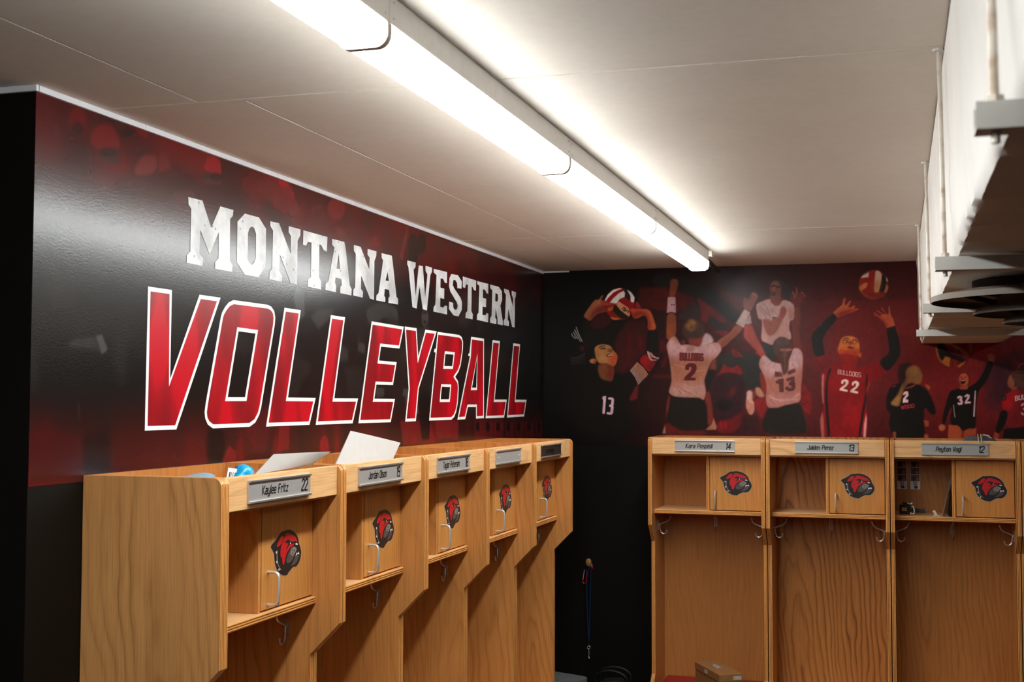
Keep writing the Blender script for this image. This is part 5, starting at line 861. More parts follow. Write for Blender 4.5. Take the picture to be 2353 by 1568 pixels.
EMBLEM = [
 ['emblem_black',1,[[-0.0662,0.0271],[-0.0356,0.0421],[-0.01,0.0609],[0.0027,0.0602],[0.0229,0.0631],[0.0481,0.059],[0.073,0.0452],[0.0862,0.0276],[0.0872,0.017],[0.0942,0.0082],[0.1016,-0.0094],[0.0987,-0.0246],[0.0876,-0.04],[0.0767,-0.046],[0.0683,-0.0471],[0.0566,-0.0453],[0.0304,-0.0584],[0.0261,-0.0635],[0.021,-0.064],[0.0025,-0.0621],[-0.0192,-0.052],[-0.0375,-0.0327],[-0.0451,-0.0056],[-0.045,0.0033],[-0.0555,0.0157]]],
 ['emblem_red',2,[[-0.0325,0.0251],[-0.0264,0.0333],[-0.0127,0.0479],[-0.0059,0.0504],[0.0033,0.0456],[0.0041,0.0411],[-0.0011,0.0374],[-0.0062,0.0293],[-0.0181,0.0227],[-0.0292,0.0198]]],
 ['emblem_red',2,[[0.0075,0.0457],[0.0143,0.0521],[0.0244,0.0523],[0.0395,0.049],[0.0579,0.0422],[0.0695,0.0362],[0.0781,0.0248],[0.0752,0.0224],[0.0609,0.0209],[0.0575,0.0177],[0.0592,0.0167],[0.0549,0.0136],[0.0406,0.0106],[0.0271,0.0031],[0.0185,-0.006],[0.0142,-0.0132],[0.0081,-0.0295],[0.0055,-0.0335],[0.0013,-0.0318],[-0.002,-0.0261],[-0.0054,-0.0092],[-0.0099,-0.0124],[-0.0126,-0.0049],[-0.0142,0.0058],[-0.0097,0.0202],[-0.0028,0.0311],[0.0057,0.0385]]],
 ['emblem_black',3,[[0.0052,0.0259],[0.0174,0.033],[0.0276,0.0357],[0.0346,0.0332],[0.0412,0.027],[0.0644,0.0261],[0.0752,0.0245],[0.0676,0.0206],[0.0441,0.0201],[0.034,0.019],[0.0272,0.0144],[0.0163,0.0058],[0.0196,0.0128],[0.0265,0.0192],[0.026,0.0237],[0.0173,0.0272]]],
 ['emblem_dark',3,[[0.0175,-0.0221],[0.0235,-0.0095],[0.0321,-0.0003],[0.044,0.0089],[0.0574,0.0118],[0.0691,0.0076],[0.074,0.0015],[0.0672,-0.0067],[0.0621,-0.0139],[0.0552,-0.023],[0.0434,-0.0295],[0.0299,-0.0325],[0.0199,-0.0292]]],
 ['emblem_dark',3,[[0.0399,-0.0412],[0.0551,-0.0319],[0.0654,-0.0192],[0.0755,-0.0136],[0.0863,-0.016],[0.0854,-0.0241],[0.0735,-0.0359],[0.0566,-0.0408]]],
 ['emblem_mid',4,[[0.0387,-0.0037],[0.0439,0.0071],[0.0558,0.0113],[0.0674,0.0085],[0.0749,0.0015],[0.0689,-0.0048],[0.0621,-0.0104],[0.052,-0.015],[0.042,-0.0108]]],
 ['emblem_black',5,[[0.0524,0.0032],[0.052,0.0017],[0.0508,0.0008],[0.0493,0.0007],[0.0482,0.0016],[0.0477,0.0031],[0.0482,0.0045],[0.0494,0.0055],[0.0509,0.0055],[0.052,0.0046]]],
 ['emblem_black',5,[[0.0621,-0],[0.0617,-0.0015],[0.0605,-0.0024],[0.059,-0.0024],[0.0579,-0.0016],[0.0574,-0.0001],[0.0579,0.0014],[0.0591,0.0023],[0.0605,0.0023],[0.0617,0.0015]]],
 ['emblem_black',5,[[0.0531,-0.007],[0.0527,-0.0085],[0.0515,-0.0094],[0.05,-0.0094],[0.0489,-0.0086],[0.0484,-0.0071],[0.0489,-0.0056],[0.0501,-0.0047],[0.0515,-0.0046],[0.0527,-0.0055]]],
 ['emblem_white',5,[[0.0667,-0.0177],[0.0722,-0.0066],[0.0747,-0.0092],[0.0806,-0.0085],[0.0848,-0.0059],[0.0885,-0.0146],[0.0839,-0.0134],[0.078,-0.0121],[0.0721,-0.0146]]],
 ['emblem_white',5,[[0.0651,0.0186],[0.0726,0.0199],[0.0801,0.0159],[0.0759,0.0135],[0.0676,0.0156]]],
 ['emblem_white',5,[[0.0403,0.0227],[0.0398,0.0212],[0.0386,0.0203],[0.0372,0.0203],[0.036,0.0212],[0.0356,0.0226],[0.0361,0.0241],[0.0373,0.025],[0.0387,0.0251],[0.0399,0.0242]]],
 ['emblem_white',5,[[-0.0339,0.0068],[-0.0345,0.0044],[-0.0359,0.0029],[-0.0375,0.0029],[-0.0389,0.0043],[-0.0393,0.0067],[-0.0388,0.0091],[-0.0374,0.0105],[-0.0357,0.0106],[-0.0344,0.0091]]],
 ['emblem_white',5,[[-0.0309,-0.02],[-0.0315,-0.0222],[-0.0329,-0.0236],[-0.0345,-0.0236],[-0.0359,-0.0223],[-0.0363,-0.0201],[-0.0358,-0.0179],[-0.0344,-0.0166],[-0.0328,-0.0165],[-0.0314,-0.0178]]],
 ['emblem_white',5,[[-0.0188,-0.0423],[-0.0193,-0.0443],[-0.0208,-0.0455],[-0.0226,-0.0456],[-0.024,-0.0444],[-0.0245,-0.0424],[-0.0239,-0.0404],[-0.0225,-0.0392],[-0.0207,-0.0391],[-0.0193,-0.0403]]],
 ['emblem_mid',3,[[-0.031,0.0117],[-0.0271,0.0118],[-0.0295,0.0001],[-0.028,-0.016],[-0.0223,-0.032],[-0.0053,-0.047],[-0.0124,-0.0452],[-0.024,-0.0338],[-0.0315,-0.0215],[-0.0342,-0.009],[-0.0334,0]]]]

# ------------------------------------------------------------------ room
H = 2.613; YL = -4.463; XR = 4.56; YF = -9.2; XA = -1.5
def wallbox(name, x0,x1,y0,y1,z0,z1, mat):
    m = MB(); m.box(x0,x1,y0,y1,z0,z1,mat); return struct(m.build(name))
wallbox('floor', XA-.1, XR+.1, YF-.1, .1, -.1, 0, M['floor'])
wall_left = wallbox('wall_left', -.12, 0, YL, .1, 0, H, M['black_wall'])
wall_back = wallbox('wall_back', 0, XR+.1, 0, .12, 0, H, M['black_wall'])
wallbox('wall_near_left', XA, -.12, YL, YL+.12, 0, H, M['black_wall'])
wallbox('wall_far_left', XA-.12, XA, YF, YL+.12, 0, H, M['room_wall'])
wallbox('wall_right', XR, XR+.12, YF, .1, 0, H, M['room_wall'])
wallbox('wall_front', XA-.12, XR+.12, YF-.12, YF, 0, H, M['room_wall'])
ceil_ = wallbox('ceiling', XA-.12, XR+.12, YF-.12, .12, H+.008, H+.1, M['ceiling'])
ys = [.0, -1.455, -4.205, -6.95, YF]
for r in range(4):
    xs = [XA, .28 if r == 2 else .405, 2.2, XR] if r != 1 else [XA, .405, 2.2, XR]
    for c in range(3):
        m = MB(); g = .0025; m.box(xs[c]+g, xs[c+1]-g, ys[r+1]+g, ys[r]-g, H, H+.0075, M['ceiling']); m.build('ceiling_panel', ceil_)
# filled joints: a thin raised ridge of compound beside each visible gap
m = MB(); m.box(.395,.402,-4.19,-2.6,H-.0003,H+.001,M['seam']); o = m.build('joint_bead', ceil_)
m = MB(); m.box(0,2.05,-4.2015,-4.185,H-.0007,H+.001,M['seam']); m.build('joint_bead', ceil_)
m = MB(); m.box(0,2.05,-1.453,-1.440,H-.0006,H+.001,M['seam']); m.build('joint_bead', ceil_)
# white trim strips along the top of the walls
def trim(n, pieces, dz=.015):
    o = None
    for i,(x0,x1,y0,y1) in enumerate(pieces):
        m = MB(); m.box(x0,x1,y0,y1,H-dz,H-.0005,M['white_trim'])
        if o is None: o = struct(m.build(n, None))
        else: m.build('trim_strip', o)
trim('trim_1', [(.0005,.009,-4.46,-4.02),(.0005,.009,-4.018,-2.65),(.0005,.009,-2.648,-1.2),(.0005,.009,-1.198,-.0015)])
trim('trim_2', [(XA,.009,YL-.009,YL-.0005)])
trim('trim_3', [(.0095,.16,-.008,-.0005)], .008)

# ------------------------------------------------------------------ the vinyl prints
def chaikin(p):
    out = []
    for i in range(len(p)):
        a, b = p[i], p[(i+1)%len(p)]; out += [(a[0]*.78+b[0]*.22, a[1]*.78+b[1]*.22), (a[0]*.22+b[0]*.78, a[1]*.22+b[1]*.78)]
    return out
class Print:
    def __init__(s, a0, a1, z0, z1, step):
        s.a0, s.z0, s.h = a0, z0, step
        s.nx = int(round((a1-a0)/step))+1; s.nz = int(round((z1-z0)/step))+1
        s.c = np.zeros((s.nz, s.nx, 3)); s.id = np.zeros((s.nz, s.nx), int); s.cur = 0; s.last = None
    def grid(s, pts, pad):
        p = np.array(pts, float)/1000.
        i0 = max(0, int((p[:,0].min()-pad-s.a0)/s.h)); i1 = min(s.nx, int((p[:,0].max()+pad-s.a0)/s.h)+2)
        k0 = max(0, int((p[:,1].min()-pad-s.z0)/s.h)); k1 = min(s.nz, int((p[:,1].max()+pad-s.z0)/s.h)+2)
        return p, i0, i1, k0, k1
    def cover(s, p, X, Z):
        ins = np.zeros(X.shape, bool); n = len(p)
        for i in range(n):
            (x0,z0),(x1,z1) = p[i], p[(i+1)%n]
            if z0 == z1: continue
            ins ^= ((z0 > Z) != (z1 > Z)) & (X < (x1-x0)*(Z-z0)/(z1-z0)+x0)
        return ins
    @staticmethod
    def blur(m, r):
        if r < .3: return m
        k = int(math.ceil(r*2.2)); g = np.exp(-.5*(np.arange(-k,k+1)/r)**2); g /= g.sum()
        m = np.apply_along_axis(lambda v: np.convolve(v, g, 'same'), 0, m)
        return np.apply_along_axis(lambda v: np.convolve(v, g, 'same'), 1, m)
    def put(s, mask, i0, i1, k0, k1, col, a, clip):
        if clip and s.last is not None:
            full, (b0,b1,d0,d1) = s.last; big = np.zeros((s.nz, s.nx)); big[d0:d1,b0:b1] = full; mask = mask*big[k0:k1,i0:i1]
        elif not clip: s.last = (mask.copy(), (i0,i1,k0,k1))
        t = s.c[k0:k1,i0:i1]; w = (mask*a)[...,None]; s.c[k0:k1,i0:i1] = t*(1-w)+np.array(col)*w
        if s.cur and not clip and a > .75: s.id[k0:k1,i0:i1][mask > .5] = s.cur
    def run(s, ops, px):
        for op in ops:
            if op[0] == 'I': s.cur = op[1]; continue
            if op[0] == 'P':
                _, col, a, b, pts, clip = op; r = b*px/s.h*.5; pad = b*px*1.3+s.h*2
                if b >= 2 and len(pts) > 5:
                    for _ in range(2): pts = chaikin(pts)
                p, i0, i1, k0, k1 = s.grid(pts, pad)
                if i1 <= i0 or k1 <= k0: continue
                acc = 0
                for dx in (-.33,0,.33):
                    for dz in (-.33,0,.33):
                        X, Z = np.meshgrid(s.a0+(np.arange(i0,i1)+dx)*s.h, s.z0+(np.arange(k0,k1)+dz)*s.h); acc = acc+s.cover(p, X, Z)
                s.put(s.blur(acc/9., r), i0,i1,k0,k1, col, a, clip)
            else:
                _, col, a, w, pts, clip = op; w = w/1000.
                p, i0, i1, k0, k1 = s.grid(pts, w+s.h*2)
                if i1 <= i0 or k1 <= k0: continue
                X, Z = np.meshgrid(s.a0+np.arange(i0,i1)*s.h, s.z0+np.arange(k0,k1)*s.h); d = np.full(X.shape, 9.)
                for q in range(len(p)-1):
                    ab = p[q+1]-p[q]; L = max(1e-12, ab@ab); t = np.clip(((X-p[q][0])*ab[0]+(Z-p[q][1])*ab[1])/L, 0, 1)
                    d = np.minimum(d, np.hypot(X-p[q][0]-t*ab[0], Z-p[q][1]-t*ab[1]))
                s.put(np.clip((w/2-d)/s.h+.5, 0, 1), i0,i1,k0,k1, col, a, clip)
    def build(s, parent, f3, mat, names, gain, normal):
        c = np.clip(s.c,0,255)/255.; c = np.where(c <= .04045, c/12.92, ((c+.055)/1.055)**2.4)*gain
        A = s.a0+np.arange(s.nx)*s.h; Zs = s.z0+np.arange(s.nz)*s.h
        AA, ZZ = np.meshgrid(A, Zs); V = np.stack(f3(AA.ravel(), ZZ.ravel()), -1)
        cell = s.id[:-1,:-1]
        ii, kk = np.meshgrid(np.arange(s.nx-1), np.arange(s.nz-1)); base = (kk*s.nx+ii)
        for idn in np.unique(cell):
            b = base[cell == idn]; F = np.stack([b, b+1, b+1+s.nx, b+s.nx], -1)
            used, inv = np.unique(F, return_inverse=True); F = inv.reshape(-1,4)
            if normal < 0: F = F[:,::-1]
            name, lab = names.get(int(idn), ('mural_sheet', None))
            me = bpy.data.meshes.new(name); me.vertices.add(len(used)); me.loops.add(F.size); me.polygons.add(len(F))
            me.vertices.foreach_set('co', V[used].astype(np.float32).ravel()); me.loops.foreach_set('vertex_index', F.astype(np.int32).ravel())
            me.polygons.foreach_set('loop_start', np.arange(0, F.size, 4, dtype=np.int32)); me.update(calc_edges=True)
            at = me.color_attributes.new('ink', 'FLOAT_COLOR', 'POINT')
            rgba = np.ones((len(used),4), np.float32); rgba[:,:3] = c.reshape(-1,3)[used]; at.data.foreach_set('color', rgba.ravel())
            me.materials.append(mat); o = link(name, me, parent)
            if lab: o['label'] = lab
def smooth(x, a, b): t = np.clip((x-a)/(b-a), 0, 1); return t*t*(3-2*t)
def vnoise(shape, cell, seed):
    r = np.random.RandomState(seed); n0, n1 = int(shape[0]/cell[0])+3, int(shape[1]/cell[1])+3; g = r.rand(n0,n1)
    y = np.arange(shape[0])/cell[0]; x = np.arange(shape[1])/cell[1]; yi, xi = y.astype(int), x.astype(int)
    fy, fx = (y-yi)[:,None], (x-xi)[None,:]; fy, fx = fy*fy*(3-2*fy), fx*fx*(3-2*fx)
    return (g[yi][:,xi]*(1-fy)*(1-fx)+g[yi+1][:,xi]*fy*(1-fx)+g[yi][:,xi+1]*(1-fy)*fx+g[yi+1][:,xi+1]*fy*fx)

# back wall print
mural_b = thing('wall_mural', 'dark red team photo print of volleyball players across the back wall', 'mural', (0,-.0012,0))
pb = Print(.012, 2.90, 1.62, H-.001, .0026)
xx = pb.a0+np.arange(pb.nx)*pb.h; zz = pb.z0+np.arange(pb.nz)*pb.h
st = [b[0] for b in BASE]
rgb = np.stack([np.interp(xx, st, [b[1][k] for b in BASE]) for k in range(3)], -1)
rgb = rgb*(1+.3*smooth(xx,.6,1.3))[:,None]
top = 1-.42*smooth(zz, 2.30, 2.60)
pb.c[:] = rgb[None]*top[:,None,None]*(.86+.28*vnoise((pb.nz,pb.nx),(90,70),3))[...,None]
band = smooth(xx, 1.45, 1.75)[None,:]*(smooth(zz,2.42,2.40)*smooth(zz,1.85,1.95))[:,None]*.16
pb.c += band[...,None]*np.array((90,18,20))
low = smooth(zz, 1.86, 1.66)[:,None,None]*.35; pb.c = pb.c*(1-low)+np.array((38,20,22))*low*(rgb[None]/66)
pb.run(BACK, .0024)
pb.c *= (.90+.12*vnoise((pb.nz,pb.nx),(7,5),21)+.10*vnoise((pb.nz,pb.nx),(22,14),22))[...,None]
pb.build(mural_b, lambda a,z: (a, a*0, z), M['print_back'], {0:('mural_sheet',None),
  1:('player_print','printed player in black jersey number 13 setting a ball'), 2:('ball_print','printed red white and black ball between raised hands'),
  3:('player_print','printed player in white jersey number 2 seen from behind'), 4:('player_print','printed shouting player in white shirt'),
  5:('player_print','printed player in white jersey number 13 seen from behind'), 6:('player_print','printed player in red jersey number 22 reaching up'),
  7:('ball_print','printed ball in the air above the red jersey'), 8:('player_print','printed blonde player in black jersey number 2'),
  9:('player_print','printed player in black jersey number 32 with a raised fist'), 10:('player_print','printed player in red jersey with black sleeves'),
  11:('ball_print','printed ball cut off by the duct')}, PRINT_GAIN, 1)

# left wall print
mural_l = thing('wall_mural', 'black and red crowd print with large team lettering on the left wall', 'mural', (.0012,0,0))
pl_ = Print(YL+.001, -.003, 1.664, H-.001, .0045)
yy = pl_.a0+np.arange(pl_.nx)*pl_.h; zz = pl_.z0+np.arange(pl_.nz)*pl_.h
n1 = vnoise((pl_.nz,pl_.nx),(26,34),5); n2 = vnoise((pl_.nz,pl_.nx),(70,13),8); n3 = vnoise((pl_.nz,pl_.nx),(14,20),11)
topw = (smooth(zz, 2.28, 2.50)[:,None]*(.45+.8*n1)*(1-.45*smooth(yy,-1.3,-.2))[None,:])
botw = (smooth(zz, 1.92, 1.70)[:,None]*(.25+1.0*n2)*(1-.2*smooth(yy,-.7,-.1))[None,:])
pl_.c[:] = np.array((23,20,18)); pl_.c = pl_.c*(1-.25*smooth(yy,-1.2,-.1))[None,:,None]
pl_.c += topw[...,None]*np.array((66,-6,-6))*(.75+.5*n3)[...,None]+botw[...,None]*np.array((60,-2,0))
pl_.c += (smooth(n3,.6,.85)*(1-smooth(zz,2.2,2.45))[:,None]*(smooth(zz,1.8,1.95))[:,None]*9)[...,None]
pl_.run(LEFT, .0016)
pl_.build(mural_l, lambda a,z: (a*0, a, z), M['print_left'], {}, PRINT_GAIN_L, 1)

def inset(loop, w, hole=False):
    n = len(loop); A = sum(loop[i][0]*loop[(i+1)%n][1]-loop[(i+1)%n][0]*loop[i][1] for i in range(n))
    sgn = 1 if A > 0 else -1
    if hole: sgn = -sgn
    out = []
    for i in range(n):
        p0, p, p1 = Vector(loop[i-1]), Vector(loop[i]), Vector(loop[(i+1)%n])
        a, b = (p-p0).normalized(), (p1-p).normalized(); na, nb = Vector((-a.y,a.x))*sgn, Vector((-b.y,b.x))*sgn
        k = na+nb; d = 1+na.dot(nb); q = p+k*(w/max(d,.28)); out.append((q.x,q.y))
    return out
for L in VOLLEY:
    m = MB(); m.poly(L['o'], L['h'], lambda a,b: (.0008,a,b), M['letter_white'])
    src = L['r'] or L['o']
    m.poly(inset(src,.0122), [inset(h,.0122,True) for h in L['h']], lambda a,b: (.0014,a,b), M['letter_red'])
    o = m.build('letter', mural_l); o['label'] = 'red block letter %s with white outline' % L['n']
    for p in o.data.polygons:
        if p.normal.x < 0: p.flip()
for L in WESTERN:
    m = MB(); m.poly(L['o'], L['h'], lambda a,b: (.0008,a,b), M['letter_worn'])
    o = m.build('letter', mural_l); o['label'] = 'worn white slab letter %s' % L['n']; facing(o,(1,0,0))

# ------------------------------------------------------------------ linear lights
def light_segment(x0, x1, y0, y1, mat, label, last=False, group=None):
    cx = (x0+x1)/2; r = thing('linear_light', label, 'ceiling light', (cx, (y0+y1)/2, H), 0, group)
    hw, hl = (x1-x0)/2, (y1-y0)/2
    m = MB(); m.box(-hw,hw,-hl+.001,hl-.001,-.055,-.0005,M['white_metal']); m.build('housing', r, bevel=.002)
    prof = [(-hw+.001,-.056)]+[(-(hw-.001)+.024*(1-math.cos(t)), -.072-.026*math.sin(t)) for t in np.linspace(0,math.pi/2,6)]
    prof += [(-x,z) for x,z in prof[::-1]]
    m = MB(); m.prism(prof, -hl+.010, hl-.010, mat, axis=1)
    if mat is M['lamp']:
        sl = m.slot(M['lamp_side']); k0 = len(m.f)-len(prof)
        for i in (0, len(prof)-2, len(prof)-1): m.m[k0+i] = sl
    m.build('diffuser', r)
    p2 = [(x*1.035,z-.003 if z < -.06 else z) for x,z in prof]
    for s in ((-1,1)):
        a0, a1 = (hl-.010, hl-.001) if s > 0 else (-hl+.001, -hl+.010)
        m = MB(); m.prism(p2, a0, a1, M['endcap'] if not (last and s > 0) else mat, axis=1); m.build('end_cap', r)
    for yo in (-hl+.02, hl-.02):
        m = MB()
        for z in (-.012,-.042): m.tube([(hw-.001,yo,z),(hw+.0012,yo,z)], .0022, M['strut'], 6)
        o = m.build('screw_pair', r); o['kind'] = 'stuff'
gl = 'linear lights in the left row'
light_segment(.965,1.065,-2.19,-.86+.085,M['lamp'],'lit white linear light that ends nearest the back wall',True,gl)
light_segment(.965,1.065,-3.52,-2.19,M['lamp'],'lit white linear light second from the back wall end',False,gl)
light_segment(.965,1.065,-4.85,-3.52,M['lamp'],'lit white linear light crossing the middle of the ceiling',False,gl)
light_segment(.965,1.065,-6.18,-4.85,M['lamp'],'lit white linear light nearest the camera, cut by the top edge',False,gl)
light_segment(.965,1.065,-7.51,-6.18,M['lamp'],'lit white linear light beside the camera, out of view',False,gl)
light_segment(.965,1.065,-8.84,-7.51,M['lamp'],'lit white linear light behind the camera, out of view',False,gl)
light_segment(3.28,3.38,-4.85,-.80,M['lamp_r'],'lit white linear light beyond the duct, far half',True,'linear lights beyond the duct')
light_segment(3.28,3.38,-8.9,-4.85,M['lamp_r'],'lit white linear light beyond the duct, near half',False,'linear lights beyond the duct')
cf = thing('conduit_fitting', 'small dark conduit fitting between light end and back wall', 'fitting', (1.045,-.772,2.575))
m = MB(); m.tube([(0,.001,0),(.0,.03,0)], .013, M['strut'], 10); m.build('coupling', cf)
m = MB(); m.tube([(0,.03,0),(.004,.18,-.008),(.008,.40,-.022),(.010,.42,-.024)], [.011,.011,.012,.010], M['dark'], 10); m.build('conduit', cf, smooth=True)
m = MB(); m.box(-.012,.03,.03,.06,.012,.0375,M['strut']); m.build('clip', cf)

# ------------------------------------------------------------------ wrapped duct, its hangers, the diffuser
duct = thing('air_duct', 'white wrapped rectangular air duct hung below the ceiling', 'duct', (0,0,0))
prof = [(2.048,2.609),(2.050,2.56),(2.051,2.50),(2.053,2.44),(2.055,2.38),(2.056,2.32),(2.059,2.26),(2.063,2.205),(2.0655,2.186),(2.072,2.177),(2.12,2.1755),(2.20,2.175),(2.28,2.175),(2.36,2.175),(2.44,2.176),(2.47,2.181),(2.486,2.195),(2.492,2.23),(2.492,2.35),(2.492,2.48),(2.492,2.609)]
rnd = random.Random(4); ny = 240; n = len(prof); v = []; f = []
for i in range(ny+1):
    y = -.003-i*(9.1/ny)
    for k,(x,z) in enumerate(prof):
        wv = .0016*math.sin(y*3.1+k*.9)+.0010*math.sin(y*7.3+k*1.7); fr = (rnd.random()-.5)*.006 if k in (8,9) else 0
        tape = 1 if 0 < k < n-1 else 0
        v.append((x+tape*(wv*(1 if 1<=k<=8 else .3)+fr*.6), y, z+tape*(fr*.6 if 8<=k<=9 else (wv*.25 if 9<k<15 else 0))))
for i in range(ny):
    for k in range(n-1): f.append((i*n+k, i*n+k+1, (i+1)*n+k+1, (i+1)*n+k))
m = MB(); m.add(v, f, M['duct']); m.add([v[k] for k in range(n)], [tuple(range(n))], M['duct']); m.build('duct_body', duct, smooth=True)
for nm, y in (('strut hanger under the duct nearest the back wall',-1.42),('strut hanger just beyond the round diffuser',-2.87),('strut hanger just before the round diffuser',-4.18),('strut hanger nearest the camera with its bar end in the corner',-5.6)):
    z0 = 2.142; h = thing('duct_hanger', 'white '+nm, 'hanger', (2.28,y,z0), 0, 'hangers under the air duct')
    w = .256
    m = MB(); m.box(-w,w,-.02,.02,0,.004,M['strut']); m.box(-w,w,-.0205,-.018,.0,.028,M['strut']); m.box(-w,w,.018,.0205,.0,.028,M['strut']); m.build('bar', h)
    for sx, xt in ((-1,-.243),(1,.243)):
        xb = -.236 if sx < 0 else .236
        m = MB(); m.tube([(xb,0,-.012),(xt,0,H-z0)], .0048, M['rod'], 8); m.build('rod', h)
        m = MB(); m.tube([(xb,0,.029),(xb,0,.037)], .0095, M['rod'], 6); m.build('nut', h)
        m = MB(); m.tube([(xt,0,H-z0-.006),(xt,0,H-z0-.0005)], .014, M['strut'], 10); m.build('ceiling_washer', h)
# round step-down cone diffuser
dcx, dcy = 2.33, -3.55
df = thing('air_diffuser', 'round grey stepped cone diffuser under the white duct', 'vent', (dcx,dcy,2.175))
def cone(r_top, z_top, r_bot, z_bot, name, lip=.012):
    m = MB(); t = .0025
    m.lathe([(r_top,z_top),(r_bot*.86+r_top*.14,z_bot+(z_top-z_bot)*.22),(r_bot,z_bot),(r_bot,z_bot-lip),(r_bot-t,z_bot-lip),(r_bot-t,z_bot-t),(r_bot*.86+r_top*.14,z_bot+(z_top-z_bot)*.22-t),(r_top-t,z_top-t)], M['diffuser_metal'], 72); return m.build(name, df, smooth=True)
m = MB(); m.lathe([(.20,-.001),(.20,-.028),(.196,-.028),(.196,-.001)], M['dark'], 48); m.build('neck', df, smooth=True)  # shade of the gap under the duct put into the near-black colour
cone(.205,-.022,.300,-.040,'cone',.014)
cone(.110,-.026,.198,-.081,'cone',.005)
cone(.055,-.050,.128,-.104,'cone',.005)
m = MB(); m.lathe([(.012,-.02),(.012,-.095),(.05,-.112),(.055,-.115),(.0,-.119)], M['diffuser_metal'], 32); m.build('cone', df, smooth=True)
for k in range(4):
    a = math.pi/2*k+.5; c_, s_ = math.cos(a), math.sin(a)
    m = MB(); m.tube([(.275*c_,.275*s_,-.040),(.17*c_,.17*s_,-.062),(.10*c_,.10*s_,-.090)], .007, M['dark'], 6); m.build('strut', df)

# ------------------------------------------------------------------ lockers
D_ = .388; T_ = 1.68
def arc(cy, cz, r, a0, a1, n): return [(cy+r*math.cos(a0+(a1-a0)*i/n), cz+r*math.sin(a0+(a1-a0)*i/n)) for i in range(n+1)]
SIDE = [(-.002,0.0),(-.002,T_)]+arc(-D_+.022,T_-.022,.022,math.pi/2,math.pi,5)+[(-D_,1.221),(-.296,1.127),(-.296,.43),(-.33,.40),(-D_,.385),(-D_,0.0)]
SIDE = SIDE[::-1]
cache = {}
def part(key, mk, name, parent, loc=(0,0,0), bevel=0, sm=False):
    if key not in cache:
        m = mk(); cache[key] = m.mesh(name, sm)
    o = link(name, cache[key], parent, loc)
    if bevel: add_bevel(o, bevel)
    return o
def mk_box(x0,x1,y0,y1,z0,z1, mats):
    def f():
        m = MB(); m.box(x0,x1,y0,y1,z0,z1,None,mats=mats) if isinstance(mats,(list,tuple)) else m.box(x0,x1,y0,y1,z0,z1,mats); return m
    return f
def text_mb(s, h, squeeze, slant, wdt, mat):
    st, tw = text_strokes(s, h, squeeze, slant); m = MB()
    for q in st:
        for i in range(len(q)-1):
            a, b = Vector(q[i]), Vector(q[i+1]); d = (b-a); L = d.length
            if L < 1e-6: continue
            d /= L; nn = Vector((-d.y,d.x))*wdt/2; e = d*wdt*.42; a2, b2 = a-e, b+e
            m.add([(p.x,0,p.y) for p in (a2-nn,b2-nn,b2+nn,a2+nn)], [(0,1,2,3)], mat)
    return m, tw
def hook_mb(c):
    """wire coat hook standing off a face at local y=0, prongs toward -y"""
    m = MB(); w = M['hook']
    m.box(-.007,.007,-.002,0,-.022,.022,w)
    up = [(0,-.003,.004),(0,-.012,.006),(0,-.024,.012),(0,-.038,.017),(0,-.049,.026),(0,-.054,.042)]
    dn = [(0,-.003,.006),(0,-.007,-.004),(0,-.008,-.020),(0,-.013,-.033),(0,-.024,-.039),(0,-.034,-.034),(0,-.037,-.024)]
    m.tube(up, [.0032,.003,.0026,.0026,.0026,.0026], w, 8); m.tube(dn, [.0032,.003,.0026,.0026,.0026,.0026,.0026], w, 8)
    for p in (up[-1], dn[-1]):
        r = .0042; m.tube([(p[0],p[1],p[2]-r*.8),(p[0],p[1],p[2]-r*.3),(p[0],p[1],p[2]+r*.4),(p[0],p[1],p[2]+r)], [r*.5,r,r,r*.4], w, 8)
    return m
def emblem_mb(s):
    m = MB()
    for i,(mat,lv,pts) in enumerate(EMBLEM):
        p = chaikin(pts) if lv < 5 and len(pts) > 4 else pts
        if i == 0: m.poly(inset(p,-.0019), [], lambda a,b: (a*s,-.0004,b), M['emblem_grey'])
        m.poly(p, [], lambda a,b,l=lv*.0003: (a*s,-.0004-l,b), M[mat])
    return m
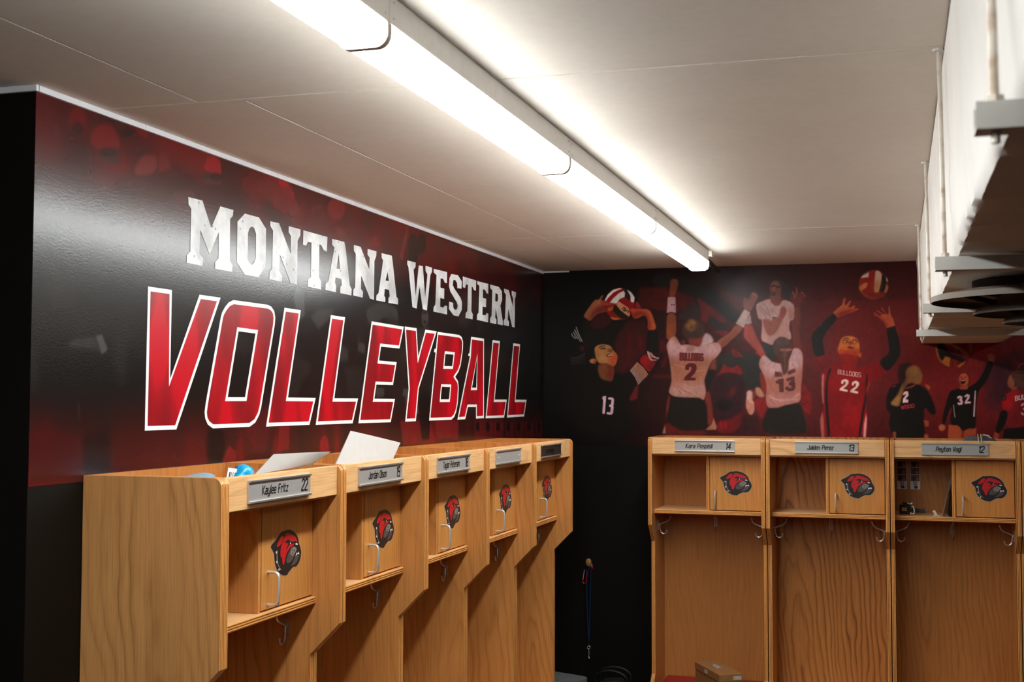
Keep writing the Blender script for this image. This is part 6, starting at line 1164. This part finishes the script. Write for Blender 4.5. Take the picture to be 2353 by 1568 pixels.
def locker(row, k, label, origin, rz, pitch, s, plate, plate_u, end_left=False, end_right=False):
    w = pitch-.003; t = .0195
    L = thing('locker', label, 'locker', origin, rz, 'oak lockers')
    K = lambda n: (row, n)
    sp = lambda: (lambda m: (m.prism(SIDE, -t/2, t/2, M['oak_z'], M['ply_x']), m)[1])(MB())
    uL, uR = .0015+t/2, w-t/2
    for u in (uL, uR): part(K('side'), sp, 'side_panel', L, (u,0,0), .0022)
    if end_left:
        se = lambda: (lambda m: (m.prism(SIDE, -t/2, t/2, M['oak_end'], M['ply_x']), m)[1])(MB())
        part(K('end'), se, 'end_panel', L, (uL-t-.001,0,0), .0022)
    a, b = uL+t/2+.0003, uR-t/2-.0003
    bp = part(K('back'), mk_box(a,b,-.012,-.002,.02,T_,M['oak_back']), 'back_panel', L); bp.pass_index = {'L':(25,30,22,70,30),'B':(18,100,38,40)}[row][k]
    o = part(K('head'), mk_box(-(b-a)/2,(b-a)/2,-.010,.010,-.0425,.0425,[M['oak_x'],M['oak_x'],M['oak_x'],M['ply_x'],M['oak_x'],M['ply_x']]), 'header_rail', L, ((a+b)/2,-.368,1.6355), .002)
    part(K('tray'), mk_box(a,b,-.357,-.0125,1.585,1.597,M['oak_x']), 'tray_board', L)
    sh = [M['oak_x'],M['oak_x'],M['ply_z'],M['ply_z'],M['ply_z'],M['ply_z']]
    part(K('shelf'), mk_box(-(b-a)/2,(b-a)/2,-.30,0,-.0105,.0105,sh), 'shelf', L, ((a+b)/2,-.0128,1.2855), .0015)
    ud = .3035*s
    dv = [M['oak_z'],M['oak_z'],M['ply_x'],M['oak_z'],M['oak_z'],M['oak_z']]
    part(K('div'), mk_box(-.0085,.0085,-.288,0,1.2965,1.5845,dv), 'divider', L, (ud,-.0128,0), .001)
    d0, d1 = ud+.0085+.003, b-.003; dc = (d0+d1)/2
    dr = part(K('door'), mk_box(-(d1-d0)/2,(d1-d0)/2,-.018,0,-.1395,.1395,[M['ply_z'],M['ply_z'],M['oak_door'],M['oak_door'],M['oak_door'],M['oak_door']]), 'door', L, (dc,-.284,1.4405), .001)
    e = part(K('emb'), lambda: emblem_mb(s), 'emblem_sticker', dr, ({'L':(-.034,-.02,-.02,-.02,-.02),'B':(-.019,-.015,0,0)}[row][k],-.018,.002)); facing(e,(0,-1,0)); e['label'] = 'red, black and grey dog head emblem'
    hp = [(0,0,.044),(0,-.022,.044),(0,-.030,.040),(0,-.033,.032),(0,-.033,-.032),(0,-.030,-.040),(0,-.022,-.044),(0,0,-.044)]
    hh = part(K('hnd'), lambda: (lambda m: (m.tube(hp,.0042,M['steel'],10), m)[1])(MB()), 'door_handle', dr, (-(d1-d0)/2+.030*s,-.018,-.0835), 0, True)
    # hooks: one on each side panel, one on the back panel
    for q,(loc, ang) in enumerate((((a,-.20,1.203),math.pi/2),((b,-.22,1.203),-math.pi/2),(((a+b)/2,-.0125,1.212),0))):
        hk = part('hook', lambda: hook_mb(0), 'coat_hook', L, loc, 0, True); hk.rotation_euler = (0,0,ang); hk.scale = (1.2,1.25,1.2)
    part(K('seat'), mk_box(a,b,-.372,-.0128,.326,.345,M['oak_x']), 'seat_board', L)
    part(K('kick'), mk_box(a,b,-.345,-.327,.0,.3255,M['oak_x']), 'kick_board', L)
    # name plate in its aluminium holder
    pw, ph = .310*s, .0555; pu = plate_u+pw/2
    P = part(K('plate_'+plate[2]), mk_box(-pw/2,pw/2,-.004,0,-ph/2,ph/2,M[plate[2]]), 'name_plate', L, (pu,-.3785,1.6365))
    def rails():
        m = MB()
        for z in (-ph/2,ph/2-.0055): m.box(-pw/2,pw/2,-.0085,0,z,z+.0055,M['alu'])
        return m
    def rail1(): m = MB(); m.box(-pw/2,pw/2,-.009,0,-.003,.003,M['alu']); return m
    for z in (-ph/2+.001, ph/2-.001): part(K('rail'), rail1, 'plate_rail', P, (0,0,z), .001)
    if plate[0]:
        st_, w1 = text_strokes(plate[0], .021, 1.0, 0)
        for s_, h_, sq, uc, slant, lw_, zb in ((plate[0], .021, .0105*len(plate[0])*s/w1, -.030*s, .16, .0037, -.0105), (plate[1], .030, .88*s, .122*s, .12, .0050, -.0150)):
            m, tw = text_mb(s_, h_, sq, slant, lw_, M['ink'])
            o = m.build('plate_lettering', P, (uc-tw/2,-.0044,zb)); facing(o,(0,-1,0))
    else:
        for sx in (-1,1):
            m = MB(); m.tube([(0,0,0),(0,-.0015,0)],.0035,M['white_plastic'],10); m.build('rivet', P, (sx*pw*.41,-.004,0))
    return L
PL = .6832; SL = 1.12; G0 = -.819
names_l = [('Kaylee Fritz','22','plate'),('Jordan Olson','19','plate'),('Taylor Petersen','18','plate'),('','','plate'),('Kara Hemming','1','plate_black')]
lab_l = ['oak locker with plate number 22, nearest the camera, with tall end panel','oak locker with plate number 19 and white paper standing in its top','oak locker with plate number 18, middle of the left row',
         'oak locker with a blank metal plate in the left row','oak locker with dark plate at the corner end of the left row']
left = []
for i in range(5):
    y0 = G0-PL*(5-i)
    left.append(locker('L', i, lab_l[i], (0,y0,0), math.pi/2, PL, SL, names_l[i], .126 if i else .128, end_left=(i==0)))
PB = .61; X0 = .6835
names_b = [('Kara Pospisil','14','plate'),('Jaiden Perez','13','plate'),('Peyton Vogl','12','plate'),('','','plate')]
lab_b = ['oak locker with plate number 14, first on the back wall beside the dark gap','oak locker with plate number 13 on the back wall, empty cubby','oak locker with plate number 12 on the back wall, photo strips in its cubby',
         'oak locker at the right picture edge on the back wall, only its left panel shows']
back = [locker('B', i, lab_b[i], (X0+PB*i,0,0), 0, PB, 1.0, names_b[i], (.144,.149,.153,.149)[i]) for i in range(4)]

# ------------------------------------------------------------------ loose things
def sheet(name, corners, th, mat, label, cat, curl=0, group=None, nseg=8):
    """thin sheet through four corners (in order), slightly curled"""
    c = [Vector(p) for p in corners]; ctr = sum(c, Vector())/4; nrm = (c[1]-c[0]).cross(c[3]-c[0]).normalized(); m = MB(); v = []
    for k in (0,1):
        for i in range(nseg+1):
            for j in range(nseg+1):
                a, b = i/nseg, j/nseg; p = c[0]*(1-a)*(1-b)+c[1]*a*(1-b)+c[2]*a*b+c[3]*(1-a)*b
                v.append(p+nrm*(curl*4*a*(1-a)+(th if k else 0))-ctr)
    N = (nseg+1)**2; q = lambda i,j,k: k*N+i*(nseg+1)+j; f = []
    for i in range(nseg):
        for j in range(nseg):
            f.append((q(i,j,0),q(i,j+1,0),q(i+1,j+1,0),q(i+1,j,0))); f.append((q(i,j,1),q(i+1,j,1),q(i+1,j+1,1),q(i,j+1,1)))
    for i in range(nseg):
        f += [(q(i,0,0),q(i+1,0,0),q(i+1,0,1),q(i,0,1)),(q(i,nseg,0),q(i,nseg,1),q(i+1,nseg,1),q(i+1,nseg,0)),(q(0,i,0),q(0,i,1),q(0,i+1,1),q(0,i+1,0)),(q(nseg,i,0),q(nseg,i+1,0),q(nseg,i+1,1),q(nseg,i,1))]
    m.add(v, f, mat); o = m.build(name, None, tuple(ctr), smooth=True); return tag(o, label, cat, group)
sheet('paper_card', [(.257,-3.840,1.664),(.365,-3.707,1.687),(.400,-3.698,1.719),(.280,-3.780,1.711)], .001, M['paper_card'], 'grey-white card poking out over the header of the nearest locker', 'card', .001, 'cards on the nearest locker')
sheet('paper_card', [(.249,-3.832,1.664),(.357,-3.699,1.687),(.404,-3.675,1.7225),(.270,-3.765,1.7165)], .001, M['paper_card'], 'rear card of the pair on the nearest locker, its top edge just above', 'card', .001, 'cards on the nearest locker')
sheet('paper_sheet', [(.312,-3.522,1.603),(.312,-3.07,1.603),(.300,-2.898,1.7235),(.300,-3.313,1.7710)], .0008, M['paper'], 'white paper sheet standing upright in the top of the second locker', 'paper', .003, 'papers in the second locker')
sheet('paper_sheet', [(.300,-3.505,1.603),(.300,-3.05,1.603),(.288,-2.866,1.7215),(.288,-3.285,1.7722)], .0008, M['paper'], 'rear white sheet just showing behind the upright one', 'paper', .003, 'papers in the second locker')
# blue foil packet with a barcode label, and a pale blue film thing
def lump(name, loc, dims, mat, label, cat, seed, parent=None, rz=0, n=3):
    bm = bmesh.new(); bmesh.ops.create_icosphere(bm, subdivisions=n, radius=1.0); r = random.Random(seed); ph = [r.random()*6.28 for _ in range(6)]
    for v in bm.verts:
        p = v.co; k = 1+.10*math.sin(3*p.x+ph[0])*math.sin(4*p.y+ph[1])+.07*math.sin(6*p.z+ph[2]+3*p.x); e = lambda a: math.copysign(abs(a)**.7, a)
        v.co = Vector((e(p.x)*dims[0]*k, e(p.y)*dims[1]*k, e(p.z)*dims[2]*k))
    me = bpy.data.meshes.new(name); bm.to_mesh(me); bm.free(); me.materials.append(mat); me.polygons.foreach_set('use_smooth',[True]*len(me.polygons))
    o = link(name, me, parent, loc); o.rotation_euler = (0,0,rz)
    if label and parent is None: tag(o, label, cat)
    return o
pk = thing('foil_packet', 'bright blue foil packet with white barcode label in the nearest locker top', 'packet', (.20,-3.80,1.598))
b_ = lump('pouch', (.035,-.075,.050), (.030,.065,.043), M['foil_blue'], None, None, 3, pk, .5)
m = MB(); m.box(-.026,.026,-.001,.001,-.030,.030,M['label_white'])
for k in range(9): m.box(-.021+.0048*k,-.021+.0048*k+(.0015 if k%3 else .003),-.0016,-.0011,-.022,.018,M['ink'])
lb = m.build('barcode_label', pk, (.048,-.132,.058)); lb.rotation_euler = (-.45,.15,.45)
lump('film_wrap', (.16,-3.99,1.638), (.05,.07,.034), M['blue_grey'], 'pale blue crumpled film in the nearest locker top, left of the packet', 'wrapper', 8)
# red cushion and shoe box on the first seat of the back row
m = MB(); m.box(-.268,.268,-.185,.165,0,.026,M['red_vinyl']); cu = m.build('seat_cushion', None, (.9865,-.19,.3455)); add_bevel(cu,.011,4)
tag(cu, 'red vinyl seat cushion on the seat of locker 14, under the shoe box', 'cushion')
a_ = math.atan2(.2835,-.164)
sb = thing('shoe_box', 'brown cardboard shoe box with white lettering on the red seat cushion', 'box', (1.047,-.378,.372), 0)
sb.rotation_euler = (0,0,a_-math.pi/2)
bw_, bl_ = .0635, .168
m = MB(); m.box(-bw_+.003,bw_-.003,-bl_+.003,bl_-.003,.0,.124,M['cardboard']); m.build('box_base', sb, bevel=.001)
m = MB(); m.box(-bw_,bw_,-bl_,bl_,.092,.128,M['cardboard']); lid = m.build('lid', sb, bevel=.0012)
m, tw = text_mb('CUSHIONAIRE', .016, .42, 0, .0028, M['white_ink']); o = m.build('lid_lettering', lid, (bw_-.008-tw,-bl_-.0006,0.1015)); facing(o,(0,-1,0))
m, tw = text_mb('CUSHIONAIRE', .030, .46, 0, .0046, M['white_ink']); o = m.build('lid_lettering', lid, (-.012,.075,.1286)); o.rotation_euler = (-math.pi/2,0,-math.pi/2); 
m, tw = text_mb('CUSHIONAIRE', .016, .42, 0, .0028, M['white_ink']); o = m.build('lid_lettering', lid, (-bw_-.0006,.03,0.1015)); o.rotation_euler = (0,0,-math.pi/2)
# grey felt stool in the corner gap
stl = thing('stool', 'grey felt topped stool in the dark corner gap between the rows', 'stool', (.185,-.60,0), -.35)
m = MB(); r = .06; hx, hy = .165, .185; pr = []
for cx_, cy_, a0 in ((hx-r,hy-r,0),(-hx+r,hy-r,math.pi/2),(-hx+r,-hy+r,math.pi),(hx-r,-hy+r,1.5*math.pi)): pr += [(cx_+r*math.cos(a0+t), cy_+r*math.sin(a0+t)) for t in np.linspace(0,math.pi/2,6)]
m.prism(pr, .37, .43, M['felt'], axis=2); m.build('cushion', stl, bevel=.012)
m = MB(); m.prism([(x*.94,y*.94) for x,y in pr], .345, .3695, M['black_plastic'], axis=2); m.build('seat_frame', stl)
for sx in (-1,1):
    for sy in (-1,1): m = MB(); m.tube([(sx*.12,sy*.14,.345),(sx*.14,sy*.16,0)], .013, M['black_plastic'], 8); m.build('leg', stl)
# black bag on the floor of the gap
bg = thing('duffel_bag', 'black cloth bag on the floor of the dark gap, its curved top just showing', 'bag', (.49,-.36,0))
lump('bag_body', (0,0,.21), (.10,.13,.20), M['black_cloth'], None, None, 5, bg)
for dy in (-.05,.05):
    m = MB(); m.tube([(-.08,dy,.36)]+[(.09*math.cos(t)*-1, dy, .40+.055*math.sin(t)) for t in np.linspace(.3,2.84,8)]+[(.08,dy,.36)], .007, M['black_plastic'], 8); m.build('handle', bg, smooth=True)
m = MB(); m.tube([(-.165,-.05,.385),(-.150,-.05,.389),(-.135,-.05,.383)], .007, M['white_plastic'], 8)
# wooden peg with a lanyard
pg = thing('wall_peg', 'small round wooden peg on the black wall in the gap', 'peg', (.282,0,.968))
m = MB(); m.lathe([(.004,0),(.010,.010),(.011,.030),(.016,.040),(.016,.050),(.010,.056),(.0,.057)], M['peg_wood'], 16); k_ = m.build('knob', pg, smooth=True); k_.rotation_euler = (math.pi/2,0,0); k_.scale = (1,1.35,1)
m = MB(); m.tube([(0,-.001,-.022),(0,-.012,-.022)], .012, M['steel'], 12); m.build('base_plate', pg)
ly = thing('lanyard', 'blue cord lanyard with red carabiner hanging from the wooden peg', 'lanyard', (.279,-.028,.948))
m = MB(); m.tube([(-.014,0,-.012),(-.008,-.006,.006),(0,-.008,.011),(.008,-.006,.006),(.012,0,-.012),(.008,.0,-.2),(.002,0,-.41)], .0035, M['blue_cord'], 8); m.tube([(-.014,0,-.012),(-.010,0,-.2),(-.002,0,-.41)], .0035, M['blue_cord'], 8); m.build('cord', ly, smooth=True)
m = MB(); m.tube([(0,0,-.40),(0,0,-.445)], .0025, M['black_cloth'], 6); m.build('strap', ly)
m = MB(); m.tube([(.0085*math.cos(t),0,-.455+.0085*math.sin(t)) for t in np.linspace(0,2*math.pi,17)], .0014, M['steel'], 6, False); m.build('split_ring', ly)
m = MB(); m.tube([(0,0,-.464),(.001,0,-.49),(-.001,0,-.508)], .0018, M['steel'], 6); m.tube([(-.002,0,-.505),(.003,0,-.515)], .003, M['steel'], 6); m.build('clip', ly)
m = MB(); m.tube([(-.024,-.004,-.022),(-.034,-.004,-.082),(-.033,-.004,-.094),(-.026,-.004,-.102),(-.017,-.004,-.098)], .0028, M['red_metal'], 8)
m.tube([(-.017,-.004,-.098),(-.004,-.004,-.03),(.010,-.004,.004),(.022,-.004,-.006),(.024,-.004,-.018)], .0028, M['red_metal'], 8); cb = m.build('carabiner', ly, smooth=True)
m = MB(); m.tube([(-.024,-.0045,-.024),(-.033,-.0045,-.080)], .0022, M['steel'], 8); m.build('carabiner_gate', ly)
# ---- things in the third back locker's cubby
SHZ = 1.2965
for i,(x0_,lab) in enumerate(((1.938,'left photo booth strip taped inside the cubby of locker 12'),(2.004,'right photo booth strip taped inside the cubby of locker 12'))):
    m = MB(); m.box(-.0245,.0245,-.0004,0,-.075,.075,M['label_white'])
    ps = tag(m.build('photo_strip', None, (x0_+.0245,-.0136,1.487)), lab, 'photo', 'photo strips')
    for k in range(3):
        m = MB(); z1_ = .073-.036*k; m.box(-.0225,.0225,-.0008,-.00045,z1_-.034,z1_,M['photo%d' % (k%2)] if 'photo0' in M else M['ink'])
        pf = m.build('photo_frame', ps)
        m = MB(); m.poly([(-.010+.012*math.cos(t)*.9+.006*i, z1_-.018+.014*math.sin(t)) for t in np.linspace(0,6.28,12,endpoint=False)], [], lambda a,b: (a,-.0010,b), M['print_dark']); o = m.build('portrait_print', pf); facing(o,(0,-1,0))
        m = MB(); m.poly([(.010+.007*math.cos(t), z1_-.024+.008*math.sin(t)) for t in np.linspace(0,6.28,10,endpoint=False)], [], lambda a,b: (a,-.0011,b), M['print_pale']); o = m.build('portrait_print', pf); facing(o,(0,-1,0))
    m, tw = text_mb('Bulldog Family', .0045, .62, 0, .0011, M['ink']); o = m.build('strip_lettering', ps, (-tw/2,-.0006,-.0405)); facing(o,(0,-1,0))
    m, tw = text_mb('Weekend 2023', .0045, .62, 0, .0011, M['ink']); o = m.build('strip_lettering', ps, (-tw/2,-.0006,-.0505)); facing(o,(0,-1,0))
    m = MB()
    for j,(mat,lv,pts) in enumerate(EMBLEM[:4]): m.poly([(a*.13,b*.15) for a,b in pts], [], lambda a,b,l=.0006+.0001*j: (a,-l,b), M['ink' if mat == 'emblem_black' else mat])
    o = m.build('strip_emblem', ps, (0,0,-.0635)); facing(o,(0,-1,0))
gb = thing('small_case', 'small black case with pale lettering and white loop on the cubby shelf', 'case', (1.975,-.20,SHZ))
m = MB(); m.box(-.026,.026,-.014,.014,.003,.048,M['black_plastic']); b2 = m.build('case_body', gb, bevel=.004); b2.rotation_euler = (0,0,-.2)
m = MB(); m.box(-.024,.02,-.012,.012,.050,.056,M['black_cloth']); f_ = m.build('flap', gb); f_.rotation_euler = (0,.25,-.2)
m, tw = text_mb('ECK', .013, .9, 0, .003, M['gold_ink']); o = m.build('case_lettering', b2, (-tw/2,-.0146,.020)); facing(o,(0,-1,0))
m = MB(); m.tube([(.026,-.005,.045),(.040,-.008,.040),(.045,-.010,.02),(.043,-.012,.005),(.028,-.013,.004),(.026,-.012,.012)], .0035, M['white_plastic'], 8); m.tube([(.012,0,.055),(.026,0,.050),(.036,0,.060)], .004, M['white_plastic'], 8); m.build('strap_loop', gb, smooth=True)
ht = thing('hair_coil', 'blue-grey spiral coil lying behind the small black case', 'hair tie', (2.035,-.10,SHZ))
m = MB(); m.tube([(-.035+.075*t/60, .009*math.cos(t*.72), .0125+.009*math.sin(t*.72)) for t in range(61)], .003, M['teal_plastic'], 6); m.build('coil', ht, smooth=True)
wc = thing('plastic_clip', 'small white plastic clip on the front of the cubby shelf', 'clip', (2.125,-.25,SHZ), .5)
m = MB(); m.box(-.007,.007,-.022,.022,.0,.004,M['white_plastic']); m.build('clip_base', wc, bevel=.0015)
m = MB(); m.box(-.006,.006,-.006,.006,.004,.030,M['white_plastic'], Matrix.Rotation(-.5,4,'Y')); m.build('clip_arm', wc, bevel=.002)
sheet('plastic_sleeve', [(2.150,-.285,SHZ+.001),(2.160,-.03,SHZ+.001),(2.196,-.03,1.505),(2.204,-.265,1.505)], .001, M['film'], 'clear plastic sleeve leaning against the cubby divider', 'sleeve', .006)
sheet('black_folder', [(2.186,-.275,SHZ+.001),(2.188,-.03,SHZ+.001),(2.2075,-.03,1.475),(2.2075,-.255,1.475)], .0016, M['black_plastic'], 'black folder leaning between the clear sleeve and the divider', 'folder', -.004)
# ---- grey pouch with strings on top of the third locker
gp = thing('drawstring_pouch', 'dark grey cloth pouch with cream strings on top of locker 12', 'pouch', (2.325,-.31,1.598))
lump('pouch_body', (0,.01,.056), (.085,.045,.048), M['grey_knit'], None, None, 12, gp)
for dx in (-.004,.010):
    m = MB(); m.tube([(dx,-.02,.112),(dx,-.045,.106),(dx,-.062,.092),(dx+.001,-.074,.078),(dx+.001,-.074,.062)], .0022, M['cream'], 6); m.build('string', gp, smooth=True)
m = MB(); m.tube([(.02,-.005,.108),(.045,.0,.104),(.06,.0,.088)], .005, M['steel'], 8); m.build('zip_pull', gp, smooth=True)
